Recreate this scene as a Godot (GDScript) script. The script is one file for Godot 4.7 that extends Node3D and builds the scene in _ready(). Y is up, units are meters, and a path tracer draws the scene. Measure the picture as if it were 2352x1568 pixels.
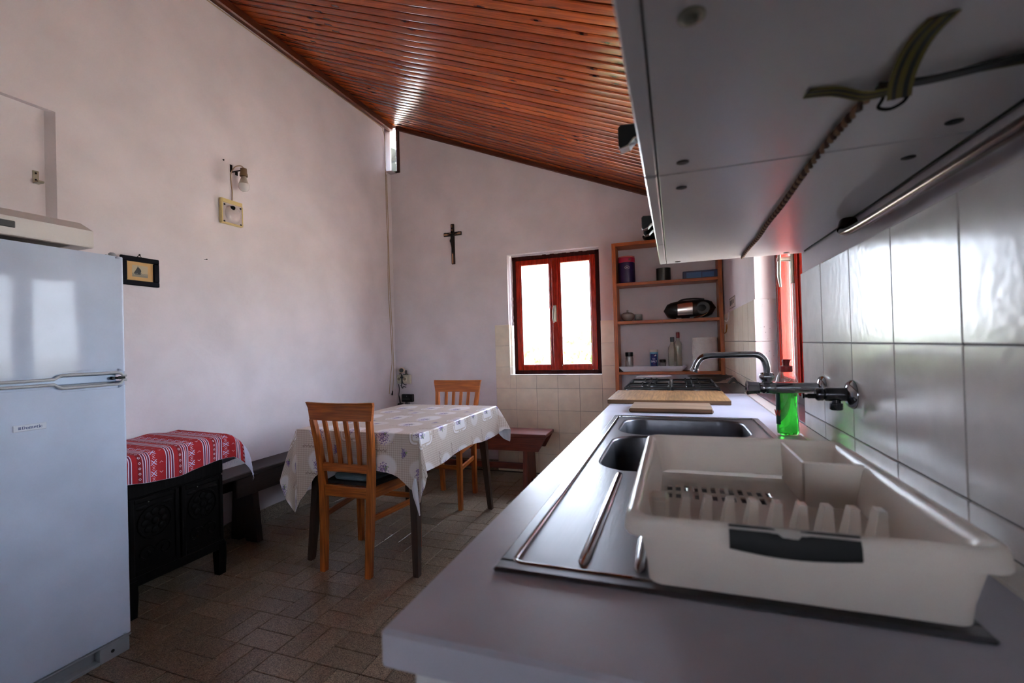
extends Node3D

# ---------- the place, in metres: floor y 0, camera above x 0 / z 0, the far wall towards -z ----------
const XL := -2.67
const XR := 0.368
const TR := 0.362
const ZF := -3.986
const ZB := 4.5
const CY := 0.89
const SLOPE := 0.412

var M := {}
var used := {}
var rng := RandomNumberGenerator.new()


func ceil_y(x: float) -> float:
	return 3.44 - SLOPE * (x - XL)


# ---------- mesh builder ----------
class B:
	var v := PackedVector3Array()
	var n := PackedVector3Array()
	var t := PackedVector2Array()
	var ix := PackedInt32Array()
	var xf := Transform3D()

	func put(p: Vector3, nn: Vector3, u: Vector2) -> int:
		v.append(xf * p)
		n.append((xf.basis * nn).normalized())
		t.append(u)
		return v.size() - 1

	# a flat convex polygon whose front looks along out
	func face(pts: Array, out: Vector3, uvs: Array = []) -> B:
		var nn := Vector3.ZERO
		for k in pts.size():
			var a: Vector3 = pts[k]
			var b: Vector3 = pts[(k + 1) % pts.size()]
			nn += a.cross(b)
		if nn.length() < 1e-12:
			return self
		nn = nn.normalized()
		var p := pts.duplicate()
		var q := uvs.duplicate()
		if nn.dot(out) < 0.0:
			p.reverse()
			q.reverse()
			nn = -nn
		var ids := []
		for k in p.size():
			ids.append(put(p[k], nn, q[k] if q.size() == p.size() else Vector2.ZERO))
		for k in range(1, p.size() - 1):
			ix.append_array(PackedInt32Array([ids[0], ids[k + 1], ids[k]]))
		return self

	func box(c: Vector3, s: Vector3, b := 0.0) -> B:
		var h := s * 0.5
		b = minf(b, minf(h.x, minf(h.y, h.z)) * 0.9)
		for ax in 3:
			var u := (ax + 1) % 3
			var w := (ax + 2) % 3
			for sg in [-1.0, 1.0]:
				var pts := []
				for e in [[-1, -1], [1, -1], [1, 1], [-1, 1]]:
					var p := c
					p[ax] += sg * h[ax]
					p[u] += e[0] * (h[u] - b)
					p[w] += e[1] * (h[w] - b)
					pts.append(p)
				var o := Vector3.ZERO
				o[ax] = sg
				face(pts, o)
			if b > 0.0:
				for su in [-1.0, 1.0]:
					for sw in [-1.0, 1.0]:
						var pts := []
						for e in [-1.0, 1.0]:
							var p := c
							p[ax] += e * (h[ax] - b)
							p[u] += su * h[u]
							p[w] += sw * (h[w] - b)
							pts.append(p)
						for e in [1.0, -1.0]:
							var p := c
							p[ax] += e * (h[ax] - b)
							p[u] += su * (h[u] - b)
							p[w] += sw * h[w]
							pts.append(p)
						var o := Vector3.ZERO
						o[u] = su
						o[w] = sw
						face(pts, o)
		if b > 0.0:
			for sx in [-1.0, 1.0]:
				for sy in [-1.0, 1.0]:
					for sz in [-1.0, 1.0]:
						var s3 := Vector3(sx, sy, sz)
						var pts := []
						for ax in 3:
							var p := c
							for k in 3:
								p[k] += s3[k] * (h[k] if k == ax else h[k] - b)
							pts.append(p)
						face(pts, s3)
		return self

	func bx(x0: float, x1: float, y0: float, y1: float, z0: float, z1: float, b := 0.0) -> B:
		return box(Vector3(x0 + x1, y0 + y1, z0 + z1) * 0.5, Vector3(absf(x1 - x0), absf(y1 - y0), absf(z1 - z0)), b)

	# an outline drawn out along an axis: 0 takes (z, y), 1 takes (x, z), 2 takes (x, y)
	func prism(poly: PackedVector2Array, a0: float, a1: float, axis: int) -> B:
		var m := func(p: Vector2, a: float) -> Vector3:
			return Vector3(a, p.y, p.x) if axis == 0 else Vector3(p.x, a, p.y) if axis == 1 else Vector3(p.x, p.y, a)
		var o := Vector3.ZERO
		o[axis] = 1.0
		var tri := Geometry2D.triangulate_polygon(poly)
		for k in range(0, tri.size(), 3):
			for e in [[a0, -1.0], [a1, 1.0]]:
				face([m.call(poly[tri[k]], e[0]), m.call(poly[tri[k + 1]], e[0]), m.call(poly[tri[k + 2]], e[0])], o * e[1] * signf(a1 - a0))
		var cw := Geometry2D.is_polygon_clockwise(poly)
		for k in poly.size():
			var p := poly[k]
			var q := poly[(k + 1) % poly.size()]
			var d := q - p
			var out := Vector2(d.y, -d.x) * (-1.0 if cw else 1.0)
			var z: Vector3 = m.call(out, 0.0)
			face([m.call(p, a0), m.call(q, a0), m.call(q, a1), m.call(p, a1)], z)
		return self

	# a smooth sheet through rows of points; wrap closes each row
	func skin(rows: Array, wrap: bool, out := Vector3.ZERO, uvs: Array = [], sharp := 0.55) -> B:
		var m := rows.size() - 1
		var c: int = rows[0].size()
		var k := c if wrap else c - 1
		var fn := []
		var mean := Vector3.ZERO
		for r in rows:
			for p in r:
				mean += p
		mean /= (m + 1) * c
		var sum := 0.0
		for i in m:
			var line := PackedVector3Array()
			for j in k:
				var a: Vector3 = rows[i][j]
				var b: Vector3 = rows[i][(j + 1) % c]
				var d: Vector3 = rows[i + 1][(j + 1) % c]
				var e: Vector3 = rows[i + 1][j]
				var nn := (d - a).cross(e - b) * 0.5
				sum += nn.dot(out) if out != Vector3.ZERO else nn.dot((a + b + d + e) * 0.25 - mean)
				line.append(nn)
			fn.append(line)
		var flip := sum < 0.0
		for i in m:
			for j in k:
				var f: Vector3 = fn[i][j]
				if f.length() < 1e-14:
					continue
				var fu := f.normalized()
				var ids := []
				for e in [[0, 0], [0, 1], [1, 1], [1, 0]]:
					var nn := Vector3.ZERO
					for di in [-1, 0]:
						for dj in [-1, 0]:
							var a: int = i + e[0] + di
							var b: int = j + e[1] + dj
							if wrap:
								b = posmod(b, k)
							if a < 0 or a >= m or b < 0 or b >= k:
								continue
							var g: Vector3 = fn[a][b]
							if g.length() > 1e-14 and g.normalized().dot(fu) > sharp:
								nn += g
					if nn == Vector3.ZERO:
						nn = f
					var jj: int = j + e[1]
					var uv: Vector2 = uvs[i + e[0]][jj] if uvs.size() else Vector2(float(jj) / k, float(i + e[0]) / m)
					ids.append(put(rows[i + e[0]][jj % c], -nn if flip else nn, uv))
				if flip:
					ix.append_array(PackedInt32Array([ids[0], ids[1], ids[2], ids[0], ids[2], ids[3]]))
				else:
					ix.append_array(PackedInt32Array([ids[0], ids[2], ids[1], ids[0], ids[3], ids[2]]))
		return self

	func caps(rows: Array) -> B:
		for e in [[0, 1], [rows.size() - 1, rows.size() - 2]]:
			var a: Array = Array(rows[e[0]])
			var ca := Vector3.ZERO
			var cb := Vector3.ZERO
			for p in a:
				ca += p / a.size()
			for p in rows[e[1]]:
				cb += p / a.size()
			face(a, ca - cb)
		return self

	func lathe(prof: Array, segs := 24, sx := 1.0, sz := 1.0) -> B:
		var rows := []
		for p in prof:
			var r := PackedVector3Array()
			for j in segs:
				var a := TAU * j / segs
				r.append(Vector3(cos(a) * p[0] * sx, p[1], sin(a) * p[0] * sz))
			rows.append(r)
		skin(rows, true)
		for e in [0, prof.size() - 1]:
			if prof[e][0] > 1e-5:
				face(Array(rows[e]), Vector3(0, prof[e][1] - prof[1 if e == 0 else e - 1][1], 0) if absf(prof[e][1] - prof[1 if e == 0 else e - 1][1]) > 1e-6 else Vector3(0, -1 if e == 0 else 1, 0))
		return self

	func tube(path: Array, r, sides := 8, closed := false) -> B:
		var rows := []
		var side := Vector3.ZERO
		var c := path.size()
		for k in c:
			var d: Vector3 = (path[(k + 1) % c] - path[posmod(k - 1, c)]) if closed else (path[mini(k + 1, c - 1)] - path[maxi(k - 1, 0)])
			d = d.normalized()
			if side == Vector3.ZERO:
				side = d.cross(Vector3.UP if absf(d.y) < 0.9 else Vector3.RIGHT)
			side = (side - d * side.dot(d)).normalized()
			var up := d.cross(side)
			var rr: float = r[k] if r is Array else r
			var ring := PackedVector3Array()
			for j in sides:
				var a := TAU * j / sides
				ring.append(path[k] + (side * cos(a) + up * sin(a)) * rr)
			rows.append(ring)
		if closed:
			rows.append(rows[0])
		skin(rows, true)
		if not closed:
			caps(rows)
		return self

	# rectangular bars through points: each entry [centre, width x, width z]
	func bar(secs: Array) -> B:
		var rows := []
		for s in secs:
			var p: Vector3 = s[0]
			rows.append(PackedVector3Array([p + Vector3(-s[1], 0, -s[2]) * 0.5, p + Vector3(s[1], 0, -s[2]) * 0.5, p + Vector3(s[1], 0, s[2]) * 0.5, p + Vector3(-s[1], 0, s[2]) * 0.5]))
		skin(rows, true)
		return caps(rows)

	func ball(c: Vector3, r: Vector3, segs := 16) -> B:
		var rows := []
		for i in segs / 2 + 1:
			var a := PI * i / (segs / 2)
			var ring := PackedVector3Array()
			for j in segs:
				var q := TAU * j / segs
				ring.append(c + Vector3(sin(a) * cos(q) * r.x, cos(a) * r.y, sin(a) * sin(q) * r.z))
			rows.append(ring)
		return skin(rows, true)

	func mesh() -> ArrayMesh:
		var a := []
		a.resize(Mesh.ARRAY_MAX)
		a[Mesh.ARRAY_VERTEX] = v
		a[Mesh.ARRAY_NORMAL] = n
		a[Mesh.ARRAY_TEX_UV] = t
		a[Mesh.ARRAY_INDEX] = ix
		var am := ArrayMesh.new()
		am.add_surface_from_arrays(Mesh.PRIMITIVE_TRIANGLES, a)
		return am


func b() -> B:
	return B.new()


func lie(at: Vector3, axis: String) -> B:   # a builder whose own y axis points along x, -x, z or -z
	var r := B.new()
	var bs := Basis()
	match axis:
		"-x": bs = Basis(Vector3.BACK, PI / 2)
		"x": bs = Basis(Vector3.BACK, -PI / 2)
		"z": bs = Basis(Vector3.RIGHT, PI / 2)
		"-z": bs = Basis(Vector3.RIGHT, -PI / 2)
		"-y": bs = Basis(Vector3.RIGHT, PI)
	r.xf = Transform3D(bs, at)
	return r


func smooth(pts: Array, step := 0.02) -> Array:
	var c := Curve3D.new()
	c.bake_interval = step
	for k in pts.size():
		var d: Vector3 = (pts[mini(k + 1, pts.size() - 1)] - pts[maxi(k - 1, 0)]) / 6.0
		c.add_point(pts[k], -d, d)
	return Array(c.get_baked_points())


# ---------- scene tree ----------
func numbered(nm: String) -> String:
	if not used.has(nm):
		used[nm] = 0
		return nm
	used[nm] += 1
	return "%s_%03d" % [nm, used[nm]]


func thing(nm: String, label: String, category: String, at := Vector3.ZERO, group := "", turn := 0.0) -> Node3D:
	var o := Node3D.new()
	o.name = numbered(nm)
	o.position = at
	o.rotation.y = turn
	add_child(o, true)
	return tag(o, label, category, group)


func tag(o: Node3D, label: String, category: String, group := "") -> Node3D:
	o.set_meta("label", label)
	o.set_meta("category", category)
	if group:
		o.set_meta("group", group)
	return o


func part(parent: Node3D, nm: String, m, material: Material, at := Vector3.ZERO, label := "") -> MeshInstance3D:
	var o := MeshInstance3D.new()
	o.name = nm
	o.mesh = m.mesh() if m is B else m
	o.material_override = material
	o.position = at
	o.cast_shadow = GeometryInstance3D.SHADOW_CASTING_SETTING_ON
	parent.add_child(o, true)
	if label:
		o.set_meta("label", label)
	return o


func solo(nm: String, label: String, category: String, m, material: Material, at := Vector3.ZERO, group := "") -> MeshInstance3D:
	var o := part(self, numbered(nm), m, material, at)
	tag(o, label, category, group)
	return o


func struct(nm: String, m, material: Material, at := Vector3.ZERO) -> MeshInstance3D:
	var o := part(self, nm, m, material, at)
	o.set_meta("kind", "structure")
	return o


# ---------- materials ----------
func mat(c: Color, rough := 0.6, metal := 0.0, spec := 0.5) -> StandardMaterial3D:
	var m := StandardMaterial3D.new()
	m.albedo_color = c
	m.roughness = rough
	m.metallic = metal
	m.metallic_specular = spec
	return m


func tri(m: StandardMaterial3D, tex: Texture2D, scale: Vector3, world := false, offset := Vector3.ZERO) -> StandardMaterial3D:
	m.albedo_texture = tex
	m.uv1_triplanar = true
	m.uv1_world_triplanar = world
	m.uv1_scale = scale
	m.uv1_offset = offset
	m.uv1_triplanar_sharpness = 6.0
	return m


func bumpy(m: StandardMaterial3D, tex: Texture2D, depth: float) -> StandardMaterial3D:
	m.heightmap_enabled = true
	m.heightmap_texture = tex
	m.heightmap_scale = depth
	return m


func wood(c: Color, axis: int, rough := 0.4, off := 0.0) -> StandardMaterial3D:
	var s := Vector3(11, 11, 11)
	s[axis] = 0.7
	return tri(mat(c, rough), M.grain_tex, s, false, Vector3(off, off * 1.7, off * 0.6))


func noise_tex(sd: int, freq: float, lo: Color, hi: Color, size := 512, oct := 4) -> NoiseTexture2D:
	var f := FastNoiseLite.new()
	f.seed = sd
	f.noise_type = FastNoiseLite.TYPE_SIMPLEX_SMOOTH
	f.frequency = freq
	f.fractal_octaves = oct
	var g := Gradient.new()
	g.set_color(0, lo)
	g.set_color(1, hi)
	var n := NoiseTexture2D.new()
	n.width = size
	n.height = size
	n.seamless = true
	n.noise = f
	n.color_ramp = g
	return n


func dab(im: Image, x: float, y: float, rx: float, ry: float, c: Color, a := 1.0, turn := 0.0) -> void:
	var w := im.get_width()
	var h := im.get_height()
	var r := int(ceil(maxf(rx, ry))) + 1
	var co := cos(turn)
	var si := sin(turn)
	for j in range(-r, r + 1):
		for i in range(-r, r + 1):
			var p := (i * co + j * si) / rx
			var q := (-i * si + j * co) / ry
			var d := p * p + q * q
			if d < 1.0:
				var px := posmod(int(x) + i, w)
				var py := posmod(int(y) + j, h)
				var old := im.get_pixel(px, py)
				im.set_pixel(px, py, old.lerp(c, a * clampf((1.0 - d) * 3.0, 0.0, 1.0)))


func pine_image(sd: int) -> ImageTexture:
	rng.seed = sd
	var f := FastNoiseLite.new()
	f.seed = sd
	f.frequency = 0.012
	f.fractal_octaves = 4
	var im := f.get_seamless_image(512, 512)
	im.convert(Image.FORMAT_RGB8)
	for y in 512:
		for x in 512:
			var g := im.get_pixel(x, y).r
			g = 0.84 + 0.16 * smoothstep(0.25, 0.75, g)
			im.set_pixel(x, y, Color(g, g * (0.93 + 0.07 * g), g * (0.85 + 0.15 * g)))
	for k in 2:
		var x := rng.randf() * 512
		var y := rng.randf() * 512
		dab(im, x, y, 9, 80, Color(0.5, 0.36, 0.26), 0.6)
		dab(im, x, y, 3.4, 46, Color(0.30, 0.18, 0.11), 0.9)
	im.generate_mipmaps()
	return ImageTexture.create_from_image(im)


func speck_image(base: Color, spots: Array, share: float, sd: int) -> ImageTexture:
	rng.seed = sd
	var im := Image.create(256, 256, false, Image.FORMAT_RGB8)
	im.fill(base)
	for k in int(256 * 256 * share / 3.0):
		var c: Color = spots[rng.randi() % spots.size()]
		var s := rng.randf_range(0.7, 2.0)
		dab(im, rng.randf() * 256, rng.randf() * 256, s, s * rng.randf_range(0.6, 1.3), c, rng.randf_range(0.4, 1.0))
	return ImageTexture.create_from_image(im)


func cloth_image() -> ImageTexture:   # the oilcloth's print: gingham, white cards and ovals with lavender
	rng.seed = 11
	var s := 512
	var im := Image.create(s, s, false, Image.FORMAT_RGB8)
	for y in s:
		for x in s:
			var g := 0.0
			if x % 14 < 6:
				g += 0.5
			if y % 14 < 6:
				g += 0.5
			var c := Color(0.84, 0.79, 0.74).lerp(Color(0.64, 0.55, 0.49), g * 0.6)
			var band := sin(x * TAU / s * 1.0 + 0.6) * 0.5 + 0.5
			c = c.lerp(Color(0.72, 0.66, 0.61), 0.25 * band)
			im.set_pixel(x, y, c)
	var white := Color(0.90, 0.88, 0.88)
	# lace-edged card
	for k in 120:
		var a := TAU * k / 120.0
		var q := Vector2(signf(cos(a)) * pow(absf(cos(a)), 0.35) * 68, signf(sin(a)) * pow(absf(sin(a)), 0.35) * 98)
		dab(im, 128 + q.x, 150 + q.y, 7, 7, white, 0.9)
		dab(im, 128 + q.x * 1.13, 150 + q.y * 1.1, 4, 4, Color(0.70, 0.63, 0.58), 0.7)
	for y in range(70, 232):
		for x in range(74, 184):
			var dx := maxf(absf(x - 128.5) - 40, 0)
			var dy := maxf(absf(y - 150.5) - 66, 0)
			if dx * dx + dy * dy < 180:
				im.set_pixel(x, y, white)
	# oval patches
	dab(im, 384, 150, 92, 125, white, 0.95)
	dab(im, 384, 400, 96, 84, white, 0.9)
	dab(im, 128, 410, 84, 70, Color(0.86, 0.83, 0.82), 0.8)
	for fl in [[128, 155, 1.0], [384, 190, 1.3], [384, 410, 1.1], [128, 415, 0.8], [20, 300, 0.6]]:
		for k in 26:   # stems
			var a := rng.randf_range(-0.5, 0.5)
			for j in 16:
				dab(im, fl[0] + sin(a) * j * 2.6 * fl[2] + 8, fl[1] - 8 - j * 2.2 * fl[2] + 30, 1.6, 1.6, Color(0.50, 0.60, 0.38), 0.5)
		for k in int(150 * fl[2]):
			var p: Vector2 = Vector2(rng.randfn(0, 15), rng.randfn(0, 22)) * float(fl[2])
			dab(im, fl[0] + p.x - 8, fl[1] + p.y + 14, rng.randf_range(2, 4.5), rng.randf_range(2, 4.5), [Color(0.44, 0.34, 0.60), Color(0.57, 0.47, 0.70), Color(0.34, 0.25, 0.44)][k % 3], 0.75)
	# lines of faded handwriting
	for w in [[250, 300, 0.9], [20, 20, 0.7], [270, 480, 0.8]]:
		var x: float = w[0]
		for k in 170:
			x += 0.9
			dab(im, x, w[1] + sin(k * 0.55) * 7 * (0.6 + 0.4 * sin(k * 0.13)) + sin(k * 0.21) * 4, 1.7, 1.7, Color(0.50, 0.40, 0.36), w[2])
	im.generate_mipmaps()
	return ImageTexture.create_from_image(im)


func runner_image() -> ImageTexture:   # the woven runner: red bands, white pinstripes and crosses
	var im := Image.create(256, 160, false, Image.FORMAT_RGB8)
	var red := Color(0.66, 0.09, 0.13)
	var deep := Color(0.50, 0.07, 0.11)
	var plum := Color(0.42, 0.10, 0.24)
	var white := Color(0.88, 0.85, 0.92)
	im.fill(red)
	for st in [[50, 5, white], [55, 10, plum], [65, 5, white], [78, 5, white], [83, 10, plum], [93, 5, white], [102, 26, deep], [156, 5, white], [161, 10, plum], [171, 5, white], [184, 5, white], [189, 10, plum], [199, 5, white]]:
		im.fill_rect(Rect2i(st[0], 0, st[1], 160), st[2])
	for y in range(0, 160, 4):
		for x in [49, 65, 93, 155, 176, 204]:
			im.fill_rect(Rect2i(x, y, 2, 2), red)
	for yc in [40, 120]:
		for k in range(-18, 19):
			for w in range(-4, 5):
				var c := Color(0.50, 0.50, 0.80) if absi(w) < 2 else white
				im.set_pixel(posmod(24 + k + w, 256), clampi(yc + k, 0, 159), c)
				im.set_pixel(posmod(24 - k + w, 256), clampi(yc + k, 0, 159), c)
		for q in [[0, -22], [0, 22], [-17, 0], [17, 0]]:
			im.fill_rect(Rect2i(21 + q[0], yc + q[1] - 3, 6, 6), white)
	for yc in [0, 80]:
		for k in range(-10, 11):
			for w in 3:
				im.set_pixel(24 + k, posmod(yc + absi(k) + w, 160), white)
				im.set_pixel(24 + k, posmod(yc - absi(k) - w, 160), white)
	for yc in [20, 60, 100, 140]:
		for k in range(-7, 8):
			for w in 4:
				im.set_pixel(115 + k, posmod(yc + absi(k) - 4 + w, 160), white)
				im.set_pixel(115 + k, posmod(yc - absi(k) + 12 + w, 160), white)
	for k in range(-10, 11):
		for w in 3:
			im.set_pixel(230 + k, posmod(40 + absi(k) + w, 160), white)
			im.set_pixel(230 + k, posmod(120 - absi(k) + w, 160), white)
	im.generate_mipmaps()
	return ImageTexture.create_from_image(im)


func ship_image() -> ImageTexture:
	var im := Image.create(128, 96, false, Image.FORMAT_RGB8)
	im.fill(Color(0.70, 0.64, 0.52))
	im.fill_rect(Rect2i(0, 66, 128, 30), Color(0.52, 0.50, 0.44))
	for k in 40:
		dab(im, k * 3.2, 74 + sin(k * 1.3) * 4, 4, 1.5, Color(0.66, 0.64, 0.56), 0.6)
	var dark := Color(0.05, 0.07, 0.09)
	for y in range(14, 66):   # two dark sails
		var w := (y - 14) * 0.62
		for x in range(int(46 - w), 46):
			im.set_pixel(clampi(x, 0, 127), y, dark.lerp(Color(0.16, 0.20, 0.22), absf(sin(x * 0.3 + y * 0.1)) * 0.6))
		for x in range(48, int(50 + sin((y - 14) / 52.0 * 2.6) * 24)):
			im.set_pixel(x, y, dark.lerp(Color(0.12, 0.15, 0.18), absf(cos(x * 0.25)) * 0.6))
	for y in range(64, 76):
		im.fill_rect(Rect2i(14 + (y - 64), y, 62 - (y - 64) * 2, 1), dark)
	im.fill_rect(Rect2i(46, 6, 2, 60), dark)
	for k in 3:
		dab(im, 28 + k * 7, 68, 2, 2, Color(0.85, 0.85, 0.8), 0.9)
	return ImageTexture.create_from_image(im)


func glass(a := 0.06, c := Color(1, 1, 1)) -> StandardMaterial3D:
	var m := mat(Color(c.r, c.g, c.b, a), 0.02)
	m.transparency = BaseMaterial3D.TRANSPARENCY_ALPHA
	return m


func solid_glass(c: Color, a := 0.04, bend := 0.05, rough := 0.03) -> StandardMaterial3D:
	var m := mat(Color(c.r, c.g, c.b, a), rough)
	m.refraction_enabled = true
	m.refraction_scale = bend
	return m


func make_materials() -> void:
	M.grain_tex = noise_tex(3, 0.012, Color(0.62, 0.58, 0.54), Color(1, 1, 1))
	M.soft_tex = noise_tex(7, 0.006, Color(0.93, 0.93, 0.93), Color(1, 1, 1))
	M.fine_tex = noise_tex(9, 0.05, Color(0, 0, 0), Color(1, 1, 1), 512, 3)
	M.wave_tex = noise_tex(21, 0.02, Color(0, 0, 0), Color(1, 1, 1), 512, 2)
	M.plaster = bumpy(tri(mat(Color(0.87, 0.838, 0.855), 0.9, 0.0, 0.2), M.soft_tex, Vector3(0.7, 0.7, 0.7), true), M.fine_tex, 0.06)
	M.ceil_slab = mat(Color(0.10, 0.045, 0.025), 0.8)
	M.board = []
	var pines := [pine_image(31), pine_image(32), pine_image(33)]
	for k in 9:
		var c := Color(0.66, 0.32, 0.135).lerp(Color(0.55, 0.235, 0.095), (k % 3) * 0.5)
		var m := mat(c, 0.22, 0.0, 0.36)
		M.board.append(tri(m, pines[k % 3], Vector3(0.55, 15.0, 15.0), false, Vector3(k * 0.37, k * 0.23, k * 0.41)))
	M.ceil_trim = wood(Color(0.42, 0.20, 0.11), 2, 0.4)
	M.ceil_trim_x = wood(Color(0.42, 0.20, 0.11), 0, 0.4)
	M.floor_tex = speck_image(Color(0.58, 0.54, 0.50), [Color(0.68, 0.65, 0.60), Color(0.30, 0.26, 0.23), Color(0.54, 0.47, 0.41), Color(0.76, 0.73, 0.68)], 0.9, 5)
	M.floor_tile = []
	for k in 4:
		M.floor_tile.append(tri(mat(Color(0.96, 0.90, 0.82) * (0.84 + 0.03 * k), 0.30), M.floor_tex, Vector3(3.4, 3.4, 3.4), true, Vector3(k * 0.31, 0, k * 0.17)))
	M.floor_joint = mat(Color(0.16, 0.14, 0.12), 0.8)
	M.skirt = tri(mat(Color(0.86, 0.84, 0.80), 0.5), M.floor_tex, Vector3(3.4, 3.4, 3.4), true)
	M.tile_far = []
	for k in 3:
		M.tile_far.append(tri(mat(Color(0.93, 0.875, 0.79) * (0.97 + 0.015 * k), 0.28), M.soft_tex, Vector3(2, 2, 2), true))
	M.tile_right = []
	for k in 3:
		M.tile_right.append(bumpy(tri(mat(Color(0.84, 0.82, 0.81) * (0.97 + 0.015 * k), 0.2, 0.0, 0.38), M.soft_tex, Vector3(3, 3, 3), true, Vector3(k * 0.3, k * 0.2, 0)), M.wave_tex, 0.018))
	M.grout = mat(Color(0.55, 0.52, 0.49), 0.9)
	M.grout_dark = mat(Color(0.30, 0.28, 0.28), 0.9)
	M.speck_tile = tri(mat(Color(0.92, 0.90, 0.90), 0.3), speck_image(Color(0.80, 0.78, 0.79), [Color(0.38, 0.34, 0.36), Color(0.6, 0.56, 0.58)], 0.006, 8), Vector3(3, 3, 3), true)
	M.red = tri(mat(Color(0.72, 0.17, 0.09), 0.25, 0.0, 0.4), M.grain_tex, Vector3(8, 1, 8))
	M.maroon = tri(mat(Color(0.27, 0.08, 0.065), 0.5, 0.0, 0.25), M.grain_tex, Vector3(8, 1, 8))
	M.pane = glass()
	M.white_enamel = bumpy(tri(mat(Color(0.77, 0.81, 0.88), 0.05, 0.0, 0.24), M.soft_tex, Vector3(1, 1, 1)), M.soft_tex, 0.35)
	M.grey_plastic = mat(Color(0.55, 0.56, 0.57), 0.4)
	M.dark_plastic = mat(Color(0.025, 0.025, 0.028), 0.4)
	M.white_plastic = mat(Color(0.88, 0.86, 0.83), 0.28)
	M.rack = mat(Color(0.95, 0.94, 0.92), 0.25)
	M.rack.backlight_enabled = true
	M.rack.backlight = Color(1.0, 0.97, 0.94)
	M.cream_plastic = mat(Color(0.80, 0.72, 0.50), 0.35)
	M.laminate = mat(Color(0.75, 0.75, 0.80), 0.34, 0.0, 0.36)
	M.laminate = bumpy(tri(M.laminate, M.soft_tex, Vector3(1.5, 1.5, 1.5), true), M.fine_tex, 0.02)
	M.cabinet = mat(Color(0.86, 0.86, 0.87), 0.30)
	M.steel = mat(Color(0.42, 0.42, 0.44), 0.34, 1.0)
	M.steel = bumpy(tri(M.steel, M.soft_tex, Vector3(8, 8, 0.8), true), M.fine_tex, 0.01)
	M.chrome = mat(Color(0.62, 0.63, 0.65), 0.10, 1.0)
	M.brown_chrome = mat(Color(0.34, 0.26, 0.24), 0.16, 1.0)
	M.dark_metal = mat(Color(0.06, 0.065, 0.07), 0.35, 0.7)
	M.dark_chrome = mat(Color(0.30, 0.30, 0.32), 0.2, 1.0)
	M.iron = mat(Color(0.012, 0.012, 0.014), 0.3)
	M.chair_y = wood(Color(0.78, 0.43, 0.17), 1, 0.35)
	M.chair_x = wood(Color(0.78, 0.43, 0.17), 0, 0.35, 0.3)
	M.chair_z = wood(Color(0.78, 0.43, 0.17), 2, 0.35, 0.6)
	M.dark_seat = wood(Color(0.12, 0.075, 0.05), 2, 0.5)
	M.table_leg = wood(Color(0.27, 0.17, 0.11), 1, 0.45)
	M.bench_x = wood(Color(0.50, 0.22, 0.14), 0, 0.5)
	M.bench_y = wood(Color(0.50, 0.22, 0.14), 1, 0.5)
	M.bench_dark = wood(Color(0.20, 0.12, 0.09), 2, 0.5)
	M.bench_dark_y = wood(Color(0.20, 0.12, 0.09), 1, 0.5)
	M.chest = wood(Color(0.07, 0.06, 0.058), 1, 0.55)
	M.chest.metallic_specular = 0.2
	M.shelf_x = wood(Color(0.82, 0.43, 0.14), 0, 0.4)
	M.shelf_y = wood(Color(0.82, 0.43, 0.14), 1, 0.4)
	M.cushion = bumpy(tri(mat(Color(0.36, 0.42, 0.44), 0.95), M.soft_tex, Vector3(4, 4, 4)), M.fine_tex, 0.2)
	M.oilcloth = mat(Color(1, 1, 1), 0.34)
	M.oilcloth.albedo_texture = cloth_image()
	M.lining = mat(Color(0.85, 0.85, 0.88), 0.7)
	M.runner = mat(Color(1, 1, 1), 0.9)
	M.runner.albedo_texture = runner_image()
	M.white_cloth = mat(Color(0.80, 0.80, 0.88), 0.95)
	M.bamboo = wood(Color(0.74, 0.58, 0.38), 0, 0.38)
	M.bamboo_edge = wood(Color(0.42, 0.29, 0.17), 0, 0.6)
	M.pale_board = wood(Color(0.72, 0.62, 0.52), 0, 0.35)
	M.white_china = mat(Color(0.85, 0.85, 0.86), 0.12)
	M.paper = bumpy(tri(mat(Color(0.88, 0.87, 0.86), 0.95), M.soft_tex, Vector3(5, 5, 5)), M.fine_tex, 0.25)
	M.wire = mat(Color(0.66, 0.57, 0.45), 0.6)
	M.black_wire = mat(Color(0.02, 0.02, 0.022), 0.5)
	M.ground = tri(mat(Color(0.76, 0.73, 0.68), 0.95), M.soft_tex, Vector3(0.4, 0.4, 0.4), true)


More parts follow.
